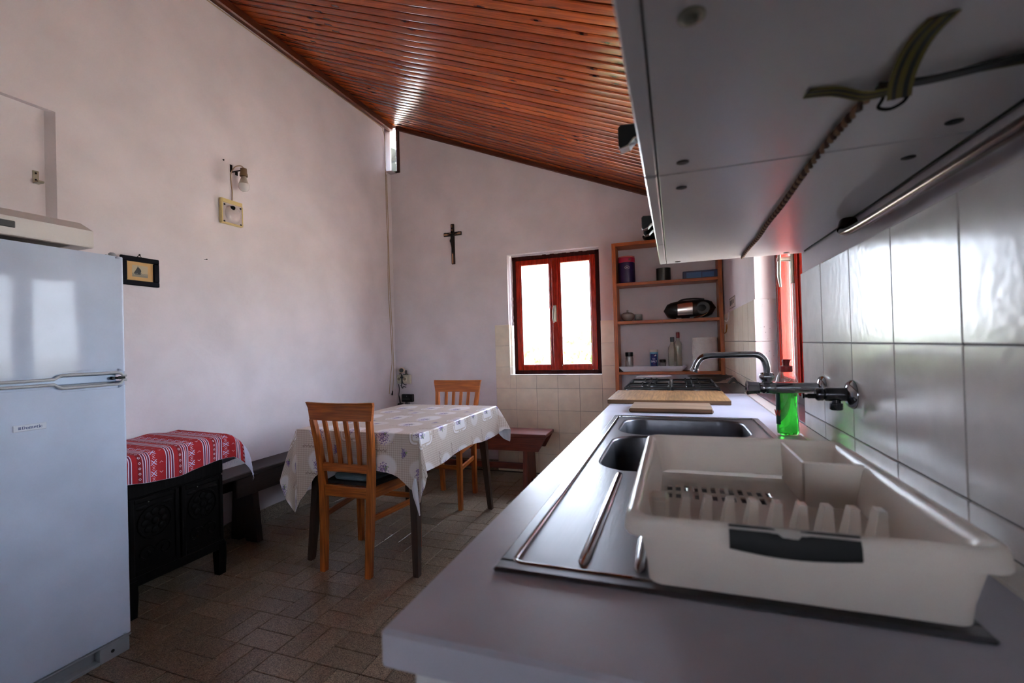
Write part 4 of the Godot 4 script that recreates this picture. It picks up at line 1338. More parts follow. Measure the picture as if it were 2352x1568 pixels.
# ---------- carved chest and runner ----------
func make_chest() -> void:
	var t := thing("carved_chest", "nearly black carved wooden chest with two doors, beside the fridge", "chest", Vector3(-2.46, 0, -1.552))
	part(t, "body", b().bx(-0.175, 0.170, 0.165, 0.700, -0.228, 0.228, 0.004), M.chest)
	part(t, "top", b().bx(-0.19, 0.195, 0.700, 0.718, -0.240, 0.240, 0.005), M.chest)
	part(t, "frieze", b().bx(0.170, 0.184, 0.528, 0.695, -0.226, 0.226, 0.003), M.chest)
	part(t, "base_rail", b().bx(0.10, 0.186, 0.135, 0.178, -0.23, 0.23, 0.004), M.chest)
	for s in [[0.165, 0.212], [0.165, -0.212], [-0.155, 0.212], [-0.155, -0.212]]:
		part(t, "foot", b().bar([[Vector3(s[0], 0.0, s[1]), 0.036, 0.036], [Vector3(s[0], 0.10, s[1]), 0.044, 0.044], [Vector3(s[0], 0.165, s[1]), 0.050, 0.034]]), M.chest)
	for s in [-1.0, 1.0]:
		var d := part(t, "door", b().bx(0.170, 0.180, 0.180, 0.520, s * 0.113 - 0.108, s * 0.113 + 0.108, 0.003), M.chest)
		part(d, "door_frame", b().bx(0.180, 0.188, 0.180, 0.520, s * 0.113 - 0.108, s * 0.113 - 0.088, 0.003).bx(0.180, 0.188, 0.180, 0.520, s * 0.113 + 0.088, s * 0.113 + 0.108, 0.003).bx(0.180, 0.188, 0.180, 0.202, s * 0.113 - 0.088, s * 0.113 + 0.088, 0.003).bx(0.180, 0.188, 0.498, 0.520, s * 0.113 - 0.088, s * 0.113 + 0.088, 0.003), M.chest)
		var cv := b()   # carved scrolls, petals and a boss
		var z0: float = s * 0.113
		for k in 8:
			var a := TAU * k / 8.0
			cv.ball(Vector3(0.181, 0.40 + sin(a) * 0.042, z0 + cos(a) * 0.042), Vector3(0.007, 0.017, 0.017), 10)
		cv.ball(Vector3(0.182, 0.40, z0), Vector3(0.010, 0.016, 0.016), 10)
		var ring := []
		for k in 20:
			var a := TAU * k / 20.0
			ring.append(Vector3(0.181, 0.40 + sin(a) * 0.072, z0 + cos(a) * 0.072))
		cv.tube(ring, 0.006, 6, true)
		for q in [-1.0, 1.0]:
			var sc := []
			for k in 26:
				var a := k * 0.30
				var rr := 0.044 * exp(-k * 0.055)
				sc.append(Vector3(0.181, 0.262 + sin(a) * rr, z0 + q * (0.040 - cos(a) * rr)))
			cv.tube(sc, 0.005, 6)
			cv.ball(Vector3(0.181, 0.475, z0 + q * 0.055), Vector3(0.006, 0.010, 0.026), 8)
		part(d, "carving", cv, M.chest)
		part(d, "stud", b().ball(Vector3(0.189, 0.497, z0 + 0.03), Vector3(0.003, 0.0025, 0.0025), 6), M.handle)
	# runner: over the top, down the front, its end slipping off the far side
	var rows := []
	var uvs := []
	var n := 40
	for i in n + 1:
		var f := float(i) / n
		var z := lerpf(0.26, -0.250, f)
		var past := maxf(f - 0.86, 0.0) / 0.14
		var r := PackedVector3Array()
		var u := []
		for j in 27:
			var w := j / 26.0
			var s := w * 0.535
			var hump := 0.012 + 0.016 * exp(-pow((z + 0.10) / 0.07, 2.0)) + 0.010 * exp(-pow((z - 0.06) / 0.06, 2.0)) + 0.008 * past
			var p := Vector3(-0.185 + s, 0.718 + hump * (1.0 - w * 0.6), z)
			if s > 0.385:
				var over := s - 0.385
				p.x = 0.200 + 0.022 * sin(minf(over / 0.03, PI / 2)) + 0.006 * sin(z * 42.0) * minf(over / 0.08, 1.0) + 0.01 * past
				p.y = 0.718 + hump * 0.35 - maxf(over - 0.012, 0.0) * (0.92 + 0.1 * sin(z * 12.0 + 1.0))
			r.append(p)
			u.append(Vector2((z + 0.055) / 0.175, s / 0.105))
		rows.append(r)
		uvs.append(u)
	for i in 12:   # the hanging end, drawn in towards the front corner
		var f := (i + 1) / 12.0
		var r := PackedVector3Array()
		var u := []
		for j in 27:
			var w := j / 26.0
			var e: Vector3 = rows[n][j]
			var q := smoothstep(0.30, 0.74, w)
			var p := Vector3(e.x + 0.024 * f * q, e.y - lerpf(0.21 * f, 0.132 * pow(f, 1.15), q), e.z - lerpf(0.034, 0.090, q) * sin(f * PI / 2))
			p.x += 0.006 * sin(w * 14.0) * f
			r.append(p)
			u.append(Vector2((e.z - f * 0.2 + 0.055) / 0.175, w * 0.535 / 0.105))
		rows.append(r)
		uvs.append(u)
	var o := thing("table_runner", "red and white woven runner with cross motifs laid over the carved chest", "runner", Vector3(-2.46, 0, -1.552))
	part(o, "cloth", b().skin(rows.slice(0, n + 6), false, Vector3(0.4, 1, 0), uvs.slice(0, n + 6), 0.2), M.runner)
	part(o, "white_end", b().skin(rows.slice(n + 5), false, Vector3(0.6, 0.3, -1), [], 0.2), M.white_cloth, Vector3.ZERO, "plain white end")
	var fr := b()
	var last: PackedVector3Array = rows[-1]
	rng.seed = 4
	for k in range(8, 26):
		for q in 2:
			var p := last[k].lerp(last[k + 1], q * 0.5)
			fr.tube([p, p + Vector3(rng.randf_range(-0.003, 0.003), -0.012, 0.0), p + Vector3(rng.randf_range(-0.006, 0.006), -0.026, rng.randf_range(-0.004, 0.004))], [0.0011, 0.0010, 0.0006], 4)
	var fo := part(o, "fringe", fr, M.white_cloth)
	fo.set_meta("kind", "stuff")
	# second skin under the cloth so that it has a thickness
	var low := []
	for r in rows:
		var q := PackedVector3Array()
		for p in r:
			q.append(p + Vector3(-0.0012, -0.0012, 0.0012))
		low.append(q)
	part(o, "backing", b().skin(low, false, Vector3(-0.4, -1, 0.2), [], 0.2), M.white_cloth)


# ---------- open shelf and what stands on it ----------
func make_shelf() -> void:
	var t := thing("open_shelf", "orange pine open shelf unit against the far wall, right of the window", "shelf", Vector3(-0.05, 0, -3.885))
	for x in [[-0.408, -0.376], [0.380, 0.410]]:
		part(t, "side", b().bx(x[0], x[1], 0.0, 1.965, -0.092, 0.095, 0.002), M.shelf_y)
	part(t, "top", b().bx(-0.376, 0.380, 1.938, 1.965, -0.092, 0.095, 0.002), M.shelf_x)
	for y in [[1.613, 1.637], [1.305, 1.329], [0.896, 0.919], [0.40, 0.424]]:
		var bd := part(t, "shelf_board", b().bx(-0.376, 0.380, y[0], y[1], -0.092, 0.095, 0.002), M.shelf_x)
		for x in [-0.25, -0.03, 0.12]:
			part(bd, "nail_hole", lie(Vector3(x, (y[0] + y[1]) * 0.5, 0.0948), "z").lathe([[0.0022, 0.0], [0.0022, 0.0006]], 8), M.dark_plastic)


func make_shelf_things() -> void:
	var zc := -3.878
	# upper shelf
	var j := thing("drink_canister", "purple canister with a pink lid on the upper shelf, at its left end", "canister", Vector3(-0.350, 1.637, zc))
	part(j, "body", b().lathe([[0.058, 0.0], [0.062, 0.004], [0.066, 0.02], [0.066, 0.165], [0.064, 0.172]], 28), mat(Color(0.15, 0.045, 0.27), 0.35))
	part(j, "lid", b().lathe([[0.0665, 0.172], [0.0675, 0.176], [0.0675, 0.208], [0.065, 0.212], [0.062, 0.213]], 28), mat(Color(0.72, 0.12, 0.28), 0.35), Vector3.ZERO, "pink lid band")
	part(j, "rim", b().lathe([[0.062, 0.213], [0.066, 0.214], [0.066, 0.222], [0.058, 0.223]], 28), mat(Color(0.80, 0.45, 0.40), 0.4))
	var bc := b()
	for k in 7:
		var a := PI / 2 - 0.36 - k * 0.042
		bc.box(Vector3(cos(a) * 0.0678, 0.192, sin(a) * 0.0678), Vector3(0.0015 + 0.001 * (k % 2), 0.016, 0.001))
	part(j, "barcode", bc, M.iron)
	var ov := []
	for k in 18:
		var a := TAU * k / 18.0
		var q := PI / 2 - 0.16 + cos(a) * 0.30
		ov.append(Vector3(cos(q) * 0.0663, 0.128 + sin(a) * 0.012, sin(q) * 0.0663))
	part(j, "emblem", b().tube(ov, 0.0011, 5, true).box(Vector3(0.0105, 0.128, 0.0655), Vector3(0.020, 0.004, 0.001)), mat(Color(0.80, 0.78, 0.82), 0.4), Vector3.ZERO, "white oval emblem")
	var p := thing("cutlery_pot", "perforated steel cutlery pot in the middle of the upper shelf", "pot", Vector3(-0.063, 1.637, zc))
	part(p, "body", b().lathe([[0.053, 0.0], [0.055, 0.003], [0.055, 0.102], [0.0565, 0.105], [0.053, 0.105], [0.052, 0.01], [0.0, 0.008]], 28), mat(Color(0.28, 0.28, 0.27), 0.35, 0.9))
	var holes := b()
	for r in 6:
		for k in 4:
			var a := PI / 2 - 0.42 + 0.24 * k
			holes.xf = Transform3D(Basis(Vector3.UP, PI / 2 - a) * Basis(Vector3.RIGHT, PI / 2), Vector3(cos(a) * 0.0546, 0.016 + r * 0.0145, sin(a) * 0.0546))
			holes.lathe([[0.0032, 0.0], [0.0032, 0.0009]], 8)
	part(p, "perforation", holes, M.iron)
	var bx := thing("blue_box", "flat blue box lying at the right end of the upper shelf", "box", Vector3(0.205, 1.637, zc))
	part(bx, "carton", b().bx(-0.124, 0.124, 0.0, 0.060, -0.06, 0.055, 0.002), mat(Color(0.06, 0.14, 0.32), 0.45))
	part(bx, "print", b().bx(-0.098, 0.01, 0.006, 0.050, 0.055, 0.0556).bx(0.016, 0.10, 0.008, 0.046, 0.055, 0.0555), mat(Color(0.16, 0.34, 0.55), 0.45), Vector3.ZERO, "lighter blue print")
	# on top of the unit
	solo("dark_pan", "dark shallow bowl on top of the shelf unit, half behind the wall cupboard", "bowl", b().lathe([[0.03, 0.0], [0.07, 0.008], [0.10, 0.030], [0.108, 0.052], [0.105, 0.052], [0.096, 0.032], [0.06, 0.012], [0.0, 0.008]], 28), M.dark_metal, Vector3(-0.112, 1.965, -3.888))
	# middle shelf
	var rd := thing("radio", "silver and black portable radio on the middle shelf", "radio", Vector3(0.122, 1.329, zc))
	var rows := []
	for k in 15:
		var u := -1.0 + k / 7.0
		var s := sqrt(maxf(1.0 - pow(absf(u), 4.0), 0.0)) * 0.95 + 0.05
		var ring := PackedVector3Array()
		for i in 20:
			var a := TAU * i / 20.0
			ring.append(Vector3(u * 0.192, 0.074 + signf(sin(a)) * pow(absf(sin(a)), 0.8) * 0.072 * s + 0.006 * u, cos(a) * 0.075 * s))
		rows.append(ring)
	part(rd, "case", b().skin(rows, true).caps(rows), mat(Color(0.030, 0.030, 0.028), 0.35))
	var pan := []
	for k in 8:
		var a := 0.75 - k * 0.2
		pan.append(PackedVector3Array([Vector3(-0.088, 0.070 + sin(a) * 0.068, 0.0765 * cos(a * 0.75) * 0.98), Vector3(-0.02, 0.0735 + sin(a) * 0.0725, 0.0795 * cos(a * 0.75)), Vector3(0.022, 0.0745 + sin(a) * 0.073, 0.0795 * cos(a * 0.75))]))
	part(rd, "display_panel", b().skin(pan, false, Vector3(0, 0, 1)), mat(Color(0.72, 0.68, 0.66), 0.22, 0.9), Vector3.ZERO, "bright silver front panel")
	part(rd, "grille", lie(Vector3(0.098, 0.078, 0.062), "z").lathe([[0.055, 0.0], [0.052, 0.008], [0.045, 0.012], [0.02, 0.006], [0.0, 0.010]], 24), mat(Color(0.06, 0.06, 0.055), 0.4))
	part(rd, "carry_handle", b().tube(smooth([Vector3(-0.12, 0.10, 0.01), Vector3(-0.06, 0.148, 0.02), Vector3(0.03, 0.155, 0.02), Vector3(0.11, 0.148, 0.01)], 0.015), 0.006, 8), M.dark_plastic)
	part(rd, "chrome_strip", b().tube(smooth([Vector3(0.02, 0.004, 0.055), Vector3(0.07, 0.012, 0.070), Vector3(0.12, 0.035, 0.071), Vector3(0.145, 0.085, 0.055)], 0.012), 0.005, 6), mat(Color(0.70, 0.66, 0.60), 0.2, 1.0))
	part(rd, "foot", b().bx(0.0, 0.09, 0.0, 0.012, -0.03, 0.062, 0.003).bx(-0.1, -0.06, 0.0, 0.010, -0.04, 0.04, 0.003), M.grey_plastic)
	var sg := thing("sugar_bowl", "pale lidded sugar bowl on the middle shelf, at its left end", "bowl", Vector3(-0.353, 1.329, zc))
	part(sg, "bowl", b().lathe([[0.028, 0.0], [0.031, 0.004], [0.047, 0.020], [0.0535, 0.040], [0.052, 0.055]], 24), mat(Color(0.50, 0.46, 0.44), 0.2))
	part(sg, "lid", b().lathe([[0.054, 0.055], [0.054, 0.058], [0.035, 0.070], [0.010, 0.076], [0.006, 0.080], [0.010, 0.086], [0.007, 0.093], [0.0, 0.094]], 24), mat(Color(0.50, 0.46, 0.44), 0.2))
	var gl := thing("spice_glass", "small clear glass beside the sugar bowl on the middle shelf", "glass", Vector3(-0.268, 1.329, zc))
	part(gl, "glass", b().lathe([[0.026, 0.0], [0.030, 0.004], [0.031, 0.054], [0.029, 0.055], [0.0275, 0.006], [0.0, 0.005]], 20), solid_glass(Color(0.9, 0.95, 0.93)))
	part(gl, "label", b().skin([arc_row(0.0312, 0.012, 0.9, 2.2), arc_row(0.0312, 0.034, 0.9, 2.2)], false, Vector3(0, 0, 1)), mat(Color(0.52, 0.50, 0.48), 0.7))
	# lower shelf: the tray and what stands behind its lip
	var tr := thing("white_tray", "shallow white tray with sloping sides on the lowest visible shelf", "tray", Vector3(-0.172, 0.919, -3.875))
	var ty := []
	for e in [[0.225, 0.060, 0.0], [0.258, 0.082, 0.041], [0.262, 0.086, 0.043], [0.262, 0.086, 0.040], [0.229, 0.062, 0.004]]:
		ty.append(rrect(0, 0, e[0], e[1], 0.012, 24, e[2]))
	var tb := b().skin(ty, true)
	tb.face(Array(ty[0]), Vector3.DOWN)
	tb.face(Array(ty[4]), Vector3.UP)
	part(tr, "tray", tb, mat(Color(0.86, 0.86, 0.89), 0.3))
	var tz := -3.885
	var y0 := 0.9235
	var ja := thing("lidded_jar", "clear storage jar with a black lid at the left end of the white tray", "jar", Vector3(-0.352, y0, tz))
	part(ja, "glass", b().lathe([[0.028, 0.0], [0.032, 0.004], [0.033, 0.10], [0.026, 0.118], [0.024, 0.117], [0.030, 0.098], [0.029, 0.007], [0.0, 0.006]], 22), solid_glass(Color(0.93, 0.93, 0.92)))
	part(ja, "lid", b().lathe([[0.031, 0.117], [0.032, 0.119], [0.032, 0.148], [0.029, 0.152]], 22), M.dark_plastic, Vector3.ZERO, "black lid")
	var sa := thing("salt_tin", "blue and white sea salt container standing in the white tray", "salt container", Vector3(-0.156, y0, tz))
	part(sa, "body", b().lathe([[0.031, 0.0], [0.032, 0.003], [0.032, 0.148]], 24), mat(Color(0.42, 0.68, 0.80), 0.4))
	part(sa, "cap", b().lathe([[0.032, 0.148], [0.033, 0.149], [0.033, 0.166], [0.030, 0.169]], 24), mat(Color(0.86, 0.84, 0.80), 0.4), Vector3.ZERO, "white cap")
	part(sa, "label", b().skin([arc_row(0.0324, 0.020, 0.7, 2.45), arc_row(0.0324, 0.135, 0.7, 2.45)], false, Vector3(0, 0, 1)), mat(Color(0.05, 0.14, 0.42), 0.4), Vector3.ZERO, "dark blue label")
	var wt := mat(Color(0.88, 0.90, 0.94), 0.5)
	text(sa, "SEA", 0.014, wt, Vector3(0, 0.094, 0.0325))
	text(sa, "SALT", 0.020, wt, Vector3(0, 0.074, 0.0325), 0.0, "Droid Sans", true)
	part(sa, "swoosh", b().prism(PackedVector2Array([Vector2(0.002, 0.118), Vector2(0.010, 0.114), Vector2(0.02, 0.122), Vector2(0.016, 0.131)]), 0.0318, 0.0330, 2), wt)
	part(sa, "dot", b().ball(Vector3(0, 0.058, 0.0322), Vector3(0.004, 0.004, 0.0012), 8), mat(Color(0.6, 0.15, 0.15), 0.5))
	var sm := thing("small_jar", "short clear jar with a black lid between the salt and the bottles", "jar", Vector3(-0.090, y0, tz + 0.012))
	part(sm, "glass", b().lathe([[0.021, 0.0], [0.024, 0.003], [0.025, 0.058], [0.021, 0.066], [0.019, 0.065], [0.022, 0.056], [0.021, 0.006], [0.0, 0.005]], 20), solid_glass(Color(0.93, 0.93, 0.92)))
	part(sm, "lid", b().lathe([[0.024, 0.066], [0.025, 0.068], [0.025, 0.086], [0.022, 0.088]], 20), M.dark_plastic, Vector3.ZERO, "black lid")
	var gb := solid_glass(Color(0.96, 0.97, 0.93))
	var b1 := thing("oil_bottle", "clear glass bottle with a grey cap in front of the red-capped one", "bottle", Vector3(-0.013, y0, tz + 0.018))
	part(b1, "glass", b().lathe([[0.030, 0.0], [0.034, 0.005], [0.0345, 0.160], [0.031, 0.185], [0.018, 0.205], [0.014, 0.215], [0.014, 0.235], [0.011, 0.236], [0.011, 0.213], [0.026, 0.183], [0.031, 0.158], [0.0305, 0.010], [0.0, 0.008]], 24), gb)
	part(b1, "cap", b().lathe([[0.0155, 0.228], [0.017, 0.230], [0.017, 0.262], [0.015, 0.265]], 18), mat(Color(0.30, 0.32, 0.34), 0.4, 0.5), Vector3.ZERO, "grey cap")
	part(b1, "label", b().skin([arc_row(0.0351, 0.03, 0.75, 1.35), arc_row(0.0351, 0.075, 0.75, 1.35)], false, Vector3(0, 0, 1)), mat(Color(0.62, 0.60, 0.58), 0.7))
	var b2 := thing("spirit_bottle", "taller clear bottle with a red cap behind the grey-capped bottle", "bottle", Vector3(0.030, y0, tz - 0.036))
	part(b2, "glass", b().lathe([[0.025, 0.0], [0.029, 0.005], [0.0295, 0.195], [0.026, 0.222], [0.0145, 0.236], [0.0125, 0.245], [0.0125, 0.268], [0.010, 0.269], [0.010, 0.243], [0.022, 0.220], [0.026, 0.193], [0.0258, 0.010], [0.0, 0.008]], 24), gb)
	part(b2, "cap", b().lathe([[0.0135, 0.258], [0.0145, 0.260], [0.0145, 0.300], [0.012, 0.303]], 18), mat(Color(0.45, 0.03, 0.05), 0.35), Vector3.ZERO, "red cap")
	var pt := thing("paper_towel", "roll of white kitchen paper at the right end of the lowest visible shelf", "paper roll", Vector3(0.246, 0.919, zc))
	part(pt, "roll", b().lathe([[0.070, 0.0], [0.072, 0.003], [0.072, 0.257], [0.070, 0.260], [0.021, 0.260], [0.021, 0.0]], 32), M.paper)
	var sh := []
	for y in [0.0, 0.13, 0.26]:
		sh.append(PackedVector3Array([Vector3(-0.040, y, 0.0605), Vector3(-0.070, y, 0.048 + y * 0.02), Vector3(-0.098, y, 0.038 - y * 0.02), Vector3(-0.112, y, 0.032)]))
	part(pt, "loose_sheet", b().skin(sh, false, Vector3(0, 0, 1)), M.paper)


func arc_row(r: float, y: float, a0: float, a1: float) -> PackedVector3Array:
	var o := PackedVector3Array()
	for k in 10:
		var a := lerpf(a0, a1, k / 9.0)
		o.append(Vector3(cos(a) * r, y, sin(a) * r))
	return o


func rrect(cx: float, cz: float, hx: float, hz: float, r: float, n: int, y: float) -> PackedVector3Array:
	var o := PackedVector3Array()
	r = minf(r, minf(hx, hz))
	var q := n / 4
	for c in 4:
		var sx := 1.0 if c == 0 or c == 3 else -1.0
		var sz := 1.0 if c < 2 else -1.0
		for k in q:
			var a := (c + float(k) / (q - 1)) * PI / 2
			o.append(Vector3(cx + sx * (hx - r) + cos(a) * r, y, cz + sz * (hz - r) + sin(a) * r))
	return o


# ---------- the worktop and its cupboards ----------
func make_counter() -> void:
	# slab in pieces round the sink cut-out
	var w := b()
	w.bx(-0.276, XR - 0.004, CY - 0.038, CY, -0.56, -0.373, 0.004)
	w.bx(-0.276, XR - 0.004, CY - 0.038, CY, -2.508, -1.665, 0.004)
	w.bx(-0.276, -0.185, CY - 0.038, CY, -1.675, -0.55, 0.004)
	w.bx(0.232, XR - 0.004, CY - 0.038, CY, -1.675, -0.55, 0.004)
	solo("worktop", "long pale grey laminate worktop running from the camera along the right wall", "worktop", w, M.laminate)
	var n := 0
	for z in [[-0.985, -0.395, "base cupboard nearest the camera under the pale worktop"], [-1.70, -0.99, "middle base cupboard under the sink bowls"], [-2.50, -1.705, "base cupboard under the chopping boards"]]:
		var t := thing("base_cabinet", z[2], "cupboard", Vector3(0, 0, 0), "white base cupboards")
		part(t, "carcass", b().bx(-0.235, 0.355, 0.10, CY - 0.039, z[0], z[1], 0.002) if n == 2 else b().bx(-0.235, 0.355, 0.10, 0.13, z[0], z[1]).bx(-0.235, 0.355, 0.13, CY - 0.039, z[0], z[0] + 0.018).bx(-0.235, 0.355, 0.13, CY - 0.039, z[1] - 0.018, z[1]).bx(0.345, 0.355, 0.13, CY - 0.039, z[0], z[1]), M.cabinet)
		part(t, "plinth", b().bx(-0.19, 0.34, 0.0, 0.10, z[0], z[1]), M.grey_plastic)
		var wd: float = (z[1] - z[0]) * 0.5
		for k in 2:
			var a: float = z[0] + k * wd
			var d := part(t, "door", b().bx(-0.254, -0.236, 0.105, CY - 0.045, a + 0.002, a + wd - 0.002, 0.003), M.cabinet)
			var hz: float = a + (wd - 0.05 if k == 0 else 0.05)
			part(d, "handle", b().tube(smooth([Vector3(-0.254, 0.66, hz), Vector3(-0.28, 0.665, hz), Vector3(-0.282, 0.72, hz), Vector3(-0.28, 0.775, hz), Vector3(-0.254, 0.78, hz)], 0.012), 0.006, 8), M.dark_metal)
		n += 1
	# coved strip between worktop and tiles
	solo("worktop_upstand", "narrow white strip sealing the worktop against the tiles", "edging", b().prism(PackedVector2Array([Vector2(0.3225, CY), Vector2(0.3245, CY + 0.003), Vector2(0.350, CY + 0.0045), Vector2(0.3615, CY + 0.006), Vector2(0.3615, CY)]), -2.54, -0.36, 2), M.white_plastic)


func make_sink() -> void:
	var t := thing("kitchen_sink", "stainless steel double-bowl sink with ribbed drainer set in the worktop", "sink", Vector3(0, 0, 0))
	var yt := CY + 0.0055
	var yf := CY + 0.0025
	var rim := b()
	rim.bx(-0.213, 0.257, CY - 0.001, yt, -0.531, -0.508, 0.003).bx(-0.213, 0.257, CY - 0.001, yt, -1.702, -1.682, 0.003).bx(-0.213, -0.192, CY - 0.001, yt, -1.682, -0.531, 0.003).bx(0.237, 0.257, CY - 0.001, yt, -1.682, -0.531, 0.003)
	part(t, "rim", rim, M.steel)
	var bead := []
	for p in rrect(0.0225, -1.1065, 0.2165, 0.5775, 0.012, 40, yf + 0.001):
		bead.append(p)
	part(t, "bead", b().tube(bead, 0.0035, 8, true), M.chrome)
	var dk := b()
	dk.bx(-0.193, 0.238, CY - 0.001, yf, -0.975, -0.530)
	var bowls := [[-1.162, 0.182, -1.1635, 0.1885, "small_bowl"], [-1.513, 0.142, -1.517, 0.166, "large_bowl"]]
	for e in bowls:
		var cx := 0.016
		var hx := 0.180
		var outer := rrect(0.0225, e[2], 0.2155, e[3], 0.0006, 48, yf)
		var r0 := rrect(cx, e[0], hx + 0.006, e[1] + 0.006, 0.080, 48, yf)
		dk.skin([outer, r0], true, Vector3.UP)
		var rows := [r0]
		for q in [[0.003, -0.0015], [0.0, -0.006], [-0.003, -0.05], [-0.008, -0.13], [-0.016, -0.147], [-0.034, -0.155]]:
			rows.append(rrect(cx, e[0], hx + q[0], e[1] + q[0], 0.076 + q[0] * 0.5, 48, yf + q[1]))
		var bw := b().skin(rows, true, Vector3.UP)
		bw.face(Array(rows[-1]), Vector3.UP)
		var o := part(t, "bowl", bw, M.steel)
		part(o, "drain", b().lathe([[0.035, 0.0], [0.036, 0.002], [0.028, 0.003], [0.026, -0.002], [0.0, -0.003]], 20), M.chrome, Vector3(cx, yf - 0.1535, e[0]))
	part(t, "drainer", dk, M.steel)
	for k in 5:
		var x := -0.112 + 0.066 * k
		var rows := []
		for q in [[-0.548, 0.2], [-0.556, 0.9], [-0.575, 1.0], [-0.93, 1.0], [-0.948, 0.9], [-0.955, 0.2]]:
			var r := PackedVector3Array()
			for j in 9:
				var a := PI * j / 8.0
				r.append(Vector3(x + cos(a) * 0.0075 * q[1], yf - 0.0005 + sin(a) * 0.0055 * q[1], q[0]))
			rows.append(r)
		part(t, "rib", b().skin(rows, false, Vector3.UP), M.chrome)


func make_rack() -> void:
	var t := thing("dish_rack", "empty white plastic dish rack with a dark grip, standing on the sink drainer", "dish rack", Vector3(0, 0, 0))
	var y0 := CY + 0.0075
	var cx := 0.107
	var cz := -0.728
	var rows := []
	# [half x, half z, y, radius]: up the outside, over the rim, down the inside
	for e in [[0.1405, 0.2125, y0 + 0.002, 0.016], [0.142, 0.2140, y0 + 0.02, 0.016], [0.149, 0.2235, 0.955, 0.018], [0.150, 0.2240, 0.9585, 0.018], [0.1635, 0.2285, 0.9545, 0.022], [0.1645, 0.229, 0.956, 0.022], [0.1635, 0.2285, 0.968, 0.022], [0.161, 0.2270, 0.9735, 0.021], [0.156, 0.2230, 0.9755, 0.020], [0.1500, 0.2175, 0.9740, 0.020], [0.1445, 0.212, 0.963, 0.028], [0.135, 0.203, 0.916, 0.026], [0.1345, 0.202, 0.9135, 0.026]]:
		rows.append(rrect(cx, cz, e[0], e[1], e[3], 48, e[2]))
	part(t, "tub", b().skin(rows, true, Vector3.ZERO, [], 0.3), M.rack)
	# floor with its drain slots
	var f := b()
	var ya := y0 + 0.006
	var yb := ya + 0.003
	f.bx(-0.030, 0.245, ya, yb, -0.785, -0.672)
	f.bx(-0.030, 0.245, ya, yb, -0.632, -0.616)
	f.bx(-0.030, 0.245, ya, yb, -0.935, -0.852)
	f.bx(-0.030, 0.245, ya, yb, -0.552, -0.524)
	f.bx(-0.030, -0.024, ya, yb, -0.852, -0.785)
	f.bx(0.146, 0.245, ya, yb, -0.852, -0.785)
	f.bx(-0.024, 0.146, ya, yb, -0.8235, -0.8135)
	for k in 13:
		f.bx(-0.024 + k * 0.01375, -0.018 + k * 0.01375, ya, yb, -0.852, -0.785)
	part(t, "floor_grid", f, M.rack)
	for k in 10:
		var x := 0.006 + 0.0255 * k
		var r := []
		for e in [[0.0, 0.020, 0.026, 0.0], [0.6, 0.013, 0.020, 0.002], [0.9, 0.0095, 0.0155, 0.0035], [1.0, 0.0085, 0.0135, 0.004]]:
			var y := lerpf(ya, 0.9635, e[0])
			var p := Vector3(x + e[3], y, -0.624)
			r.append(PackedVector3Array([p + Vector3(-e[1] * 0.62, 0, -e[2] * 0.6), p + Vector3(e[1] * 0.38, 0, -e[2] * 0.6), p + Vector3(e[1] * 0.38, 0, e[2] * 0.6), p + Vector3(-e[1] * 0.62, 0, e[2] * 0.6)]))
		if x < 0.235:
			part(t, "plate_prong", b().skin(r, true, Vector3.ZERO, [], 0.9).caps(r), M.rack)
	part(t, "end_block", b().bx(-0.036, -0.012, ya, 0.962, -0.640, -0.606, 0.004), M.rack)
	# cutlery corner
	part(t, "cutlery_wall", b().bx(0.176, 0.181, ya, 0.973, -0.940, -0.792, 0.002).bx(0.176, 0.254, ya, 0.973, -0.797, -0.792, 0.002), M.rack)
	part(t, "cutlery_floor", b().bx(0.181, 0.25, 0.928, 0.931, -0.94, -0.797), M.rack)
	# grip pressed over the near rim
	var g := []
	for k in 15:
		var u := k / 14.0
		var x := lerpf(0.046, 0.156, u)
		var dip := 0.0045 * sin(u * PI)
		var notch := 0.006 * exp(-pow((u - 0.47) / 0.07, 2.0))
		g.append(PackedVector3Array([Vector3(x, 0.9745 - notch, -0.5075), Vector3(x, 0.9755 - notch, -0.5025), Vector3(x, 0.966, -0.4975), Vector3(x, 0.955 - dip, -0.4965), Vector3(x, 0.9525 - dip, -0.4995), Vector3(x, 0.955 - dip, -0.508)]))
	part(t, "grip", b().skin(g, true, Vector3.ZERO, [], 0.5).caps(g), mat(Color(0.055, 0.055, 0.06), 0.6), Vector3.ZERO, "dark grey soft grip")
	for s in [[-0.01, -0.53], [0.22, -0.53], [-0.01, -0.92], [0.22, -0.92]]:
		part(t, "foot", b().lathe([[0.006, CY + 0.003], [0.006, y0 + 0.006]], 10), M.rack, Vector3(s[0], 0, s[1]))


